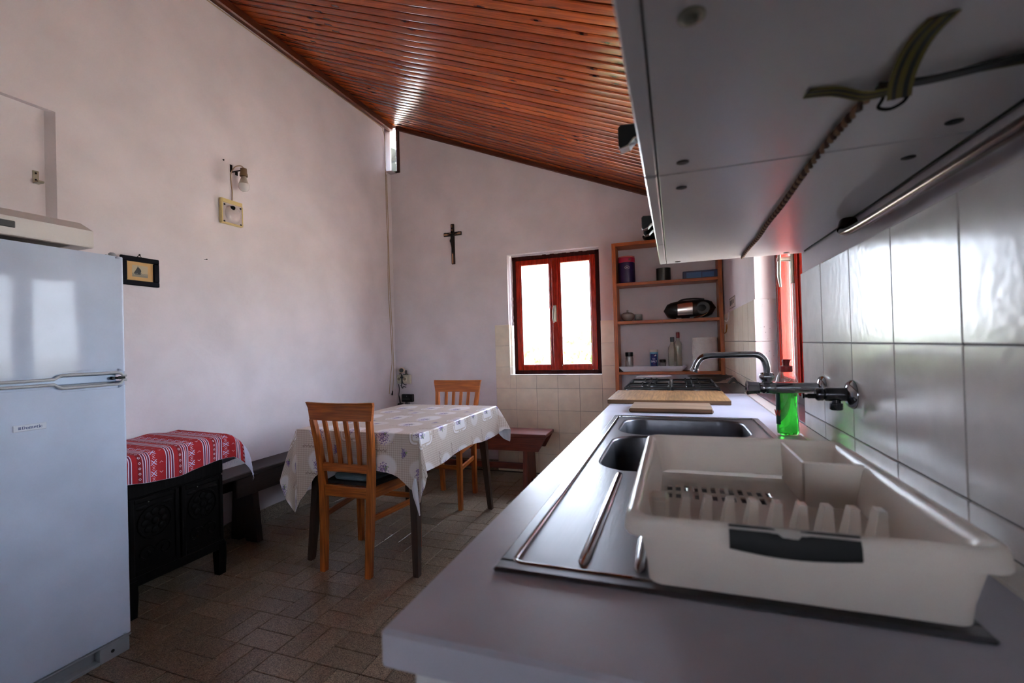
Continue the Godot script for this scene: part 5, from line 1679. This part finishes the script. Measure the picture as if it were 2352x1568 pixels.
func make_taps() -> void:
	var t := thing("wall_tap", "chrome wall tap with a long swan-neck spout over the sink bowls", "tap", Vector3(TR, 1.027, -1.385))
	part(t, "flange", lie(Vector3(-0.001, 0, 0), "-x").lathe([[0.031, 0.0], [0.031, 0.003], [0.027, 0.009], [0.018, 0.013], [0.014, 0.014]], 24), M.chrome)
	part(t, "pipe", lie(Vector3(-0.012, 0, 0), "-x").lathe([[0.0135, 0.0], [0.0135, 0.055], [0.0155, 0.056], [0.0155, 0.100], [0.0145, 0.101], [0.0145, 0.112]], 18), M.chrome)
	part(t, "body", lie(Vector3(-0.112, 0, 0), "-x").lathe([[0.012, -0.004], [0.0165, 0.0], [0.0165, 0.026], [0.014, 0.032], [0.012, 0.036]], 18).ball(Vector3(0, 0.016, 0), Vector3(0.017, 0.018, 0.017), 14), M.chrome)
	# faceted turn handle at the end
	var h := b()
	var rows := []
	for e in [[-0.144, 0.010], [-0.150, 0.0155], [-0.172, 0.0175], [-0.1785, 0.0195], [-0.181, 0.016]]:
		var ring := PackedVector3Array()
		for j in 8:
			var a := TAU * (j + 0.5) / 8.0
			ring.append(Vector3(e[0], cos(a) * e[1] * 1.05, sin(a) * e[1]))
		rows.append(ring)
	h.skin(rows, true, Vector3.ZERO, [], 0.97)
	h.caps(rows)
	part(t, "turn_handle", h, M.chrome)
	part(t, "spout_nut", b().lathe([[0.011, 0.010], [0.013, 0.018], [0.0185, 0.026], [0.0185, 0.033], [0.0145, 0.040], [0.0105, 0.041]], 6), M.chrome, Vector3(-0.130, 0, 0))
	var sp := smooth([Vector3(-0.130, 0.030, 0), Vector3(-0.130, 0.055, 0), Vector3(-0.137, 0.078, 0), Vector3(-0.152, 0.0885, 0), Vector3(-0.175, 0.090, 0), Vector3(-0.225, 0.0895, 0), Vector3(-0.268, 0.089, 0), Vector3(-0.288, 0.084, 0), Vector3(-0.302, 0.069, 0), Vector3(-0.3095, 0.051, 0)], 0.005)
	var s := part(t, "spout", b().tube(sp, 0.0088, 14), M.chrome)
	part(s, "outlet", b().tube([Vector3(-0.3085, 0.054, 0), Vector3(-0.3105, 0.048, 0), Vector3(-0.312, 0.044, 0)], [0.0098, 0.0112, 0.0106], 14), M.chrome)
	var v := thing("angle_valve", "chrome shut-off valve with a downward outlet on the tiles, nearer than the tap", "valve", Vector3(TR, 1.033, -1.175))
	part(v, "flange", lie(Vector3(-0.001, 0, 0), "-x").lathe([[0.031, 0.0], [0.031, 0.003], [0.026, 0.010], [0.016, 0.014]], 24), M.chrome)
	part(v, "body", lie(Vector3(-0.012, 0, 0), "-x").lathe([[0.012, 0.0], [0.0145, 0.004], [0.0145, 0.040], [0.011, 0.044], [0.014, 0.046], [0.014, 0.056], [0.010, 0.060]], 18), M.dark_chrome)
	part(v, "outlet", b().lathe([[0.009, 0.0], [0.009, -0.018], [0.0125, -0.019], [0.0125, -0.032], [0.010, -0.034]], 16), M.dark_chrome, Vector3(-0.033, 0, 0))
	part(v, "spindle", lie(Vector3(-0.070, -0.004, 0), "-x").lathe([[0.0055, 0.0], [0.0055, 0.016], [0.004, 0.017], [0.004, 0.022], [0.006, 0.023], [0.006, 0.027]], 10), M.dark_metal)


func make_counter_things() -> void:
	# washing-up bottle
	var t := thing("soap_bottle", "clear bottle of bright green washing-up liquid with a red cap, behind the tap", "bottle", Vector3(0.2905, CY + 0.001, -1.447))
	var shell := [[0.024, 0.0], [0.0290, 0.003], [0.0300, 0.012], [0.0285, 0.04], [0.0270, 0.07], [0.0275, 0.10], [0.0290, 0.125], [0.0285, 0.145], [0.0240, 0.162], [0.0165, 0.174], [0.0140, 0.178]]
	part(t, "shell", b().lathe(shell, 30, 0.96, 0.62), glass(0.10, Color(0.9, 1.0, 0.92)))
	var liq := []
	for e in shell:
		if e[1] < 0.135:
			liq.append([e[0] - 0.0018, e[1] + 0.002])
	liq.append([0.0, 0.1275])
	part(t, "liquid", b().lathe(liq, 30, 0.96, 0.62), solid_glass(Color(0.25, 1.0, 0.25), 0.12, 0.033, 0.03), Vector3.ZERO, "bright green liquid")
	part(t, "cap", b().lathe([[0.0145, 0.174], [0.0155, 0.176], [0.0155, 0.190], [0.0085, 0.192], [0.0078, 0.196], [0.0098, 0.202], [0.0098, 0.206], [0.0075, 0.2085]], 22).box(Vector3(0.004, 0.2065, 0.0), Vector3(0.016, 0.003, 0.008), 0.001), mat(Color(0.50, 0.02, 0.03), 0.3), Vector3.ZERO, "red flip cap")
	var lab := []
	for y in [0.03, 0.055, 0.085, 0.115]:
		var r := PackedVector3Array()
		for k in 8:
			var a := lerpf(2.35, 4.1, k / 7.0)
			var w := 0.0295
			r.append(Vector3(cos(a) * w * 0.96, y, sin(a) * w * 0.62))
		lab.append(r)
	part(t, "label", b().skin(lab, false, Vector3(-1, 0, 0.3)), mat(Color(0.05, 0.20, 0.17), 0.35), Vector3.ZERO, "dark green label")
	var tx := text(t, "W", 0.022, mat(Color(0.72, 0.10, 0.10), 0.4), Vector3(-0.0245, 0.062, 0.0118), -0.95, "Droid Sans", true)
	tx.position += Vector3(-0.002, 0, 0.001)
	# boards
	var s := thing("cutting_board", "smaller chopping board with a dark edge, lying nearest the sink", "chopping board", Vector3(-0.020, CY + 0.0005, -1.89))
	part(s, "board", b().bx(-0.149, 0.149, 0.0, 0.0165, -0.092, 0.092, 0.005), M.bamboo_edge)
	part(s, "face", b().bx(-0.145, 0.145, 0.0155, 0.0172, -0.088, 0.088, 0.0006), M.pale_board)
	s.rotation.y = -0.012
	var g := thing("cutting_board", "larger bamboo chopping board between the small board and the gas hob", "chopping board", Vector3(-0.036, CY + 0.0005, -2.25))
	part(g, "board", b().bx(-0.249, 0.249, 0.0, 0.0175, -0.200, 0.200, 0.002), M.bamboo_edge)
	for k in 8:
		part(g, "strip", b().bx(-0.249 + k * 0.06225 + 0.0002, -0.249 + (k + 1) * 0.06225 - 0.0002, 0.0165, 0.0182, -0.2, 0.2, 0.0003), wood(Color(0.74, 0.58, 0.39) * (0.94 + 0.03 * (k * 5 % 4)), 2, 0.38, k * 0.3))


# ---------- gas hob, steel strip, plates ----------
func make_cooker() -> void:
	var t := thing("gas_cooker", "gas cooker with black pan supports beyond the chopping boards", "cooker", Vector3(-0.024, 0, -2.806))
	part(t, "body", b().bx(-0.235, 0.24, 0.06, 0.862, -0.29, 0.29, 0.004), M.cabinet)
	part(t, "hob_top", b().bx(-0.250, 0.250, 0.862, 0.8935, -0.295, 0.295, 0.005), M.steel)
	part(t, "oven_door", b().bx(-0.255, -0.236, 0.16, 0.74, -0.28, 0.28, 0.004), M.dark_plastic)
	part(t, "foot", b().bx(-0.22, 0.22, 0.0, 0.06, -0.27, 0.27), M.dark_plastic)
	for s in [[-0.115, 0.14], [0.115, 0.14], [-0.115, -0.14], [0.115, -0.14]]:
		var bn := part(t, "burner", b().lathe([[0.048, 0.8935], [0.048, 0.899], [0.040, 0.903], [0.036, 0.908], [0.036, 0.911]], 24), mat(Color(0.45, 0.45, 0.46), 0.35, 0.9), Vector3(s[0], 0, s[1]))
		part(bn, "burner_cap", b().lathe([[0.040, 0.911], [0.040, 0.915], [0.030, 0.917]], 24), M.iron)
	for sx in [-1.0, 1.0]:
		var f := b()
		var x0: float = sx * 0.121 - 0.112
		var x1: float = sx * 0.121 + 0.112
		for z in [-0.268, 0.268]:
			f.bx(x0, x1, 0.905, 0.918, z - 0.006, z + 0.006, 0.003)
		for x in [x0, x1]:
			f.bx(x - 0.005, x + 0.005, 0.905, 0.918, -0.262, 0.262, 0.003)
		f.bx(x0, x1, 0.905, 0.918, -0.006, 0.006, 0.003)
		for z in [-0.268, 0.0, 0.268]:
			for x in [x0, x1]:
				f.bx(x - 0.006, x + 0.006, 0.8935, 0.906, z - 0.006, z + 0.006)
		var o := part(t, "pan_support", f, M.iron)
		for sz in [-0.14, 0.14]:
			var g := b()
			var c := Vector3(sx * 0.115, 0.922, sz)
			for q in [Vector3(1, 0, 0), Vector3(-1, 0, 0), Vector3(0, 0, 1), Vector3(0, 0, -1)]:
				var far: float = 0.108 if q.x != 0.0 else 0.130
				g.box(c + q * (far + 0.03) * 0.5 + Vector3(0, -0.003, 0), Vector3(0.008, 0.012, 0.008) + (q.abs() * (far - 0.038)), 0.003)
				g.box(c + q * 0.034 + Vector3(0, 0.004, 0), Vector3(0.008, 0.016, 0.008), 0.002)
			part(o, "finger", g, M.iron)
	for k in 5:
		part(t, "knob", lie(Vector3(-0.255, 0.80, -0.2 + k * 0.1), "-x").lathe([[0.018, 0.0], [0.017, 0.018], [0.014, 0.02]], 16), M.dark_plastic)
	var st := thing("steel_filler", "brushed steel filler plate between the hob and the right wall", "plate", Vector3(0.269, 0.0, -2.806))
	part(st, "plate", b().bx(-0.041, 0.092, 0.872, CY + 0.001, -0.294, 0.294, 0.002), M.steel)
	part(st, "groove", b().bx(-0.002, 0.0, CY + 0.0008, CY + 0.0016, -0.285, 0.285), M.dark_metal)
	part(st, "support", b().bx(0.0, 0.09, 0.0, 0.872, -0.294, 0.294), M.cabinet)
	var w := thing("end_cupboard", "short white worktop and cupboard past the hob, carrying the two plates", "cupboard", Vector3(0.04, 0, -3.21))
	part(w, "top", b().bx(-0.314, 0.32, CY - 0.038, CY + 0.003, -0.10, 0.105, 0.004), mat(Color(0.84, 0.81, 0.78), 0.3))
	part(w, "carcass", b().bx(-0.29, 0.315, 0.0, CY - 0.038, -0.095, 0.10, 0.003), M.cabinet)
	var p := thing("dinner_plate", "white plate catching the window light behind the hob, on the left", "plate", Vector3(-0.130, CY + 0.003, -3.205))
	var pl := [[0.045, 0.0], [0.048, 0.003], [0.060, 0.006], [0.095, 0.022], [0.117, 0.031], [0.118, 0.033], [0.115, 0.033], [0.090, 0.0245], [0.058, 0.010], [0.0, 0.008]]
	part(p, "dish", b().lathe(pl, 40), M.white_china)
	var rim := b()
	var ring := []
	for k in 40:
		ring.append(Vector3(cos(TAU * k / 40) * 0.1165, 0.0332, sin(TAU * k / 40) * 0.1165))
	part(p, "rim_line", rim.tube(ring, 0.0012, 5, true), mat(Color(0.16, 0.14, 0.30), 0.2), Vector3.ZERO, "dark blue rim line")
	var q := thing("metal_plate", "wide dull metal plate behind the hob, on the right against the wall", "plate", Vector3(0.212, CY + 0.003, -3.205))
	part(q, "dish", b().lathe([[0.06, 0.0], [0.09, 0.012], [0.136, 0.032], [0.137, 0.034], [0.134, 0.034], [0.088, 0.015], [0.0, 0.006]], 40, 1.0, 0.72), mat(Color(0.42, 0.39, 0.37), 0.3, 0.8))
	solo("grey_clip", "small dark grey folded plastic clip on the worktop edge by the right wall", "clip", b().prism(PackedVector2Array([Vector2(-0.026, 0.0), Vector2(-0.020, -0.004), Vector2(0.004, 0.012), Vector2(0.022, -0.002), Vector2(0.028, 0.004), Vector2(0.010, 0.034), Vector2(-0.004, 0.030)]), -0.03, 0.03, 2), mat(Color(0.16, 0.15, 0.14), 0.5), Vector3(0.325, CY + 0.006, -3.03))


# ---------- wall cupboards seen from below, with what hangs under them ----------
func make_upper_cabinets() -> void:
	var yb := 1.408
	M.dark_gap = mat(Color(0.10, 0.10, 0.11), 0.7)
	for e in [[-0.7225, 0.14, [-0.7225, -0.29, 0.14], "white wall cupboard nearest the camera, top right of the picture"], [-1.560, -0.7255, [-1.560, -1.243, -0.7255], "white wall cupboard farther along, its end beside the right window"]]:
		var t := thing("wall_cabinet", e[3], "cupboard", Vector3(0, yb, 0), "white wall cupboards")
		part(t, "carcass", b().bx(-0.0145, 0.3675, 0.0, 0.70, e[0], e[1], 0.0015), M.cabinet)
		part(t, "gap", b().bx(-0.0165, -0.0145, 0.004, 0.698, e[0] + 0.003, e[1] - 0.003), M.dark_gap)
		var zs: Array = e[2]
		for k in 2:
			var d := part(t, "door", b().bx(-0.0350, -0.0165, 0.0, 0.70, zs[k] + 0.0015, zs[k + 1] - 0.0015, 0.002), M.cabinet)
			var hz: float = zs[k + 1] - 0.035 if k == 0 else zs[k] + 0.035
			if e[0] > -0.8:
				hz = zs[0] + 0.03 if k == 0 else zs[2] - 0.03
			var hd := b().prism(PackedVector2Array([Vector2(-0.035, 0.066), Vector2(-0.035, 0.050), Vector2(-0.046, 0.047), Vector2(-0.054, 0.038), Vector2(-0.066, 0.034), Vector2(-0.068, 0.040), Vector2(-0.068, 0.064), Vector2(-0.064, 0.068)]), hz - 0.011, hz + 0.011, 2)
			var h := part(d, "handle", hd, M.dark_metal)
			part(h, "underside", b().prism(PackedVector2Array([Vector2(-0.036, 0.0505), Vector2(-0.046, 0.0472), Vector2(-0.054, 0.0382), Vector2(-0.066, 0.0342), Vector2(-0.066, 0.0335), Vector2(-0.053, 0.0365), Vector2(-0.045, 0.0455), Vector2(-0.036, 0.049)]), hz - 0.0105, hz + 0.0105, 2), M.chrome, Vector3.ZERO, "polished underside")
		for z in [e[0] + 0.042, e[1] - 0.042] if e[0] > -0.8 else [e[0] + 0.03, e[1] - 0.067]:
			for x in [0.019, 0.318]:
				part(t, "screw_cap", b().lathe([[0.0085, 0.0005], [0.0085, -0.0010], [0.005, -0.0018]], 16), M.dark_metal, Vector3(x, 0, z))
		if e[0] > -0.8:
			part(t, "screw_cap", b().lathe([[0.0105, 0.0005], [0.0105, -0.002], [0.006, -0.003], [0.005, -0.001]], 18), M.handle, Vector3(0.020, 0, -0.376), "pale screw cap")
	# twisted brown light rope stuck along the undersides
	var rp := thing("light_rope", "twisted brown cord stuck along the underside of the wall cupboards", "cord", Vector3(0, yb, 0))
	var mid := smooth([Vector3(0.194, -0.0050, -0.560), Vector3(0.189, -0.0055, -0.68), Vector3(0.190, -0.0050, -0.80), Vector3(0.194, -0.0055, -0.95), Vector3(0.195, -0.005, -1.10), Vector3(0.199, -0.0052, -1.24), Vector3(0.198, -0.005, -1.38), Vector3(0.201, -0.005, -1.522)], 0.004)
	for k in 2:
		var st := []
		for i in mid.size():
			var a := i * 0.62 + PI * k
			st.append(mid[i] + Vector3(cos(a) * 0.0026, sin(a) * 0.0022, 0))
		part(rp, "strand", b().tube(st, 0.0027, 6), mat(Color(0.30, 0.16, 0.10) if k == 0 else Color(0.58, 0.44, 0.34), 0.7))
	var tp := thing("striped_tape", "pieces of yellow and green striped tape under the nearest wall cupboard", "tape", Vector3(0, yb, 0))
	var yel := mat(Color(0.42, 0.38, 0.09), 0.6)
	var grn := mat(Color(0.10, 0.13, 0.06), 0.6)
	var ribbon := func(nm: String, path: Array, wide: Vector3) -> void:
		var h: Node3D = null
		for q in [[-1.0, 1.0, yel, 0.0], [-0.62, -0.28, grn, -0.0004], [0.22, 0.62, grn, -0.0004]]:
			var rows := []
			for p in path:
				rows.append(PackedVector3Array([p + wide * q[0] + Vector3(0, q[3] - 0.0008, 0), p + wide * q[1] + Vector3(0, q[3] - 0.0008, 0), p + wide * q[1] + Vector3(0, 0.0004, 0), p + wide * q[0] + Vector3(0, 0.0004, 0)]))
			var o := part(h if h else tp, nm if h == null else "stripe", b().skin(rows, true, Vector3.ZERO, [], 0.8).caps(rows), q[2])
			if h == null:
				h = o
	ribbon.call("tape", smooth([Vector3(0.134, -0.002, -0.537), Vector3(0.160, -0.003, -0.541), Vector3(0.186, -0.011, -0.545), Vector3(0.212, -0.009, -0.547)], 0.01), Vector3(0.001, 0, 0.0085))
	ribbon.call("tape", smooth([Vector3(0.219, -0.012, -0.560), Vector3(0.210, -0.010, -0.532), Vector3(0.204, -0.006, -0.503), Vector3(0.202, -0.002, -0.474), Vector3(0.205, -0.0015, -0.446)], 0.008), Vector3(0.0095, 0, 0.002))
	ribbon.call("tape", smooth([Vector3(0.268, -0.002, -0.548), Vector3(0.29, -0.003, -0.546), Vector3(0.33, -0.003, -0.545)], 0.01), Vector3(0.001, 0, 0.007))
	var fl := thing("flat_cable", "flat black cable taped under the nearest wall cupboard", "cable", Vector3(0, yb, 0))
	var fr := []
	for p in smooth([Vector3(0.196, -0.004, -0.545), Vector3(0.230, -0.008, -0.541), Vector3(0.265, -0.008, -0.536), Vector3(0.300, -0.006, -0.532), Vector3(0.345, -0.004, -0.53)], 0.01):
		fr.append(PackedVector3Array([p + Vector3(0, -0.0015, -0.006), p + Vector3(0, -0.0015, 0.006), p + Vector3(0, 0.0015, 0.006), p + Vector3(0, 0.0015, -0.006)]))
	part(fl, "strip", b().skin(fr, true, Vector3.ZERO, [], 0.8).caps(fr), M.black_wire)
	var hk := thing("cup_hook", "small dark open cup hook under the wall cupboard, beside the striped tape", "hook", Vector3(0.214, yb, -0.568))
	part(hk, "wire", b().tube(smooth([Vector3(-0.004, 0.0, 0.004), Vector3(-0.006, -0.008, 0.0), Vector3(-0.008, -0.014, -0.004), Vector3(0.002, -0.017, -0.004), Vector3(0.012, -0.013, -0.002), Vector3(0.016, -0.007, 0.0)], 0.003), 0.0018, 6), M.dark_metal)
	# rail along the wall under the cupboards
	var rl := thing("towel_rail", "brown-tinted chrome rail running along the wall just under the cupboards", "rail", Vector3(0, 0, 0))
	part(rl, "bar", b().tube(smooth([Vector3(0.352, 1.400, -1.150), Vector3(0.338, 1.378, -1.128), Vector3(0.333, 1.368, -1.08), Vector3(0.335, 1.366, -1.0), Vector3(0.336, 1.366, -0.8), Vector3(0.336, 1.366, -0.5), Vector3(0.336, 1.366, 0.05)], 0.015), 0.0082, 14), M.brown_chrome)
	part(rl, "end_cap", b().tube([Vector3(0.362, 1.404, -1.150), Vector3(0.350, 1.396, -1.148), Vector3(0.338, 1.380, -1.132)], [0.015, 0.014, 0.0095], 14), M.brown_chrome)
	# wavy silicone bead where cupboard meets wall
	rng.seed = 15
	var sl := []
	for k in 20:
		sl.append(Vector3(0.3615 + rng.randf_range(-0.001, 0.001), yb - 0.001, -1.52 + k * 0.07))
	solo("sealant_bead", "uneven dark line of sealant where the wall cupboards meet the wall", "sealant", b().tube(sl, 0.0022, 6), M.dark_gap)


func make_right_wall_things() -> void:
	var t := thing("wall_sticker", "small pale sticker with a dark blocky print on the right wall above the tiles", "sticker", Vector3(XR, 1.398, -3.31))
	part(t, "sheet", b().bx(-0.0015, 0.0, -0.037, 0.037, -0.16, 0.16), mat(Color(0.70, 0.66, 0.64), 0.7))
	var ink := mat(Color(0.28, 0.25, 0.25), 0.7)
	for k in 3:
		part(t, "print_block", b().bx(-0.0022, -0.0014, -0.016 + 0.004 * k, 0.018, -0.11 + k * 0.075, -0.06 + k * 0.075), ink)
	part(t, "border", b().bx(-0.0022, -0.0014, 0.030, 0.034, -0.15, 0.15).bx(-0.0022, -0.0014, -0.034, -0.031, -0.15, 0.15).bx(-0.0022, -0.0014, -0.031, 0.030, 0.147, 0.15), ink)
	for s in [[1.315, -3.44, mat(Color(0.82, 0.80, 0.78), 0.3), "white plastic wall hook beside the shelf unit"], [1.235, -3.585, mat(Color(0.55, 0.34, 0.10), 0.3, 0.8), "brass wall hook just below the white one"]]:
		var h := thing("wall_hook", s[3], "hook", Vector3(TR, s[0], s[1]))
		part(h, "plate", b().bx(-0.003, 0.0, -0.005, 0.035, -0.008, 0.008, 0.001), s[2])
		part(h, "hook", b().tube(smooth([Vector3(-0.003, 0.03, 0), Vector3(-0.006, 0.0, 0), Vector3(-0.008, -0.022, 0), Vector3(-0.018, -0.032, 0), Vector3(-0.028, -0.026, 0), Vector3(-0.031, -0.004, 0)], 0.004), 0.0035, 8), s[2])
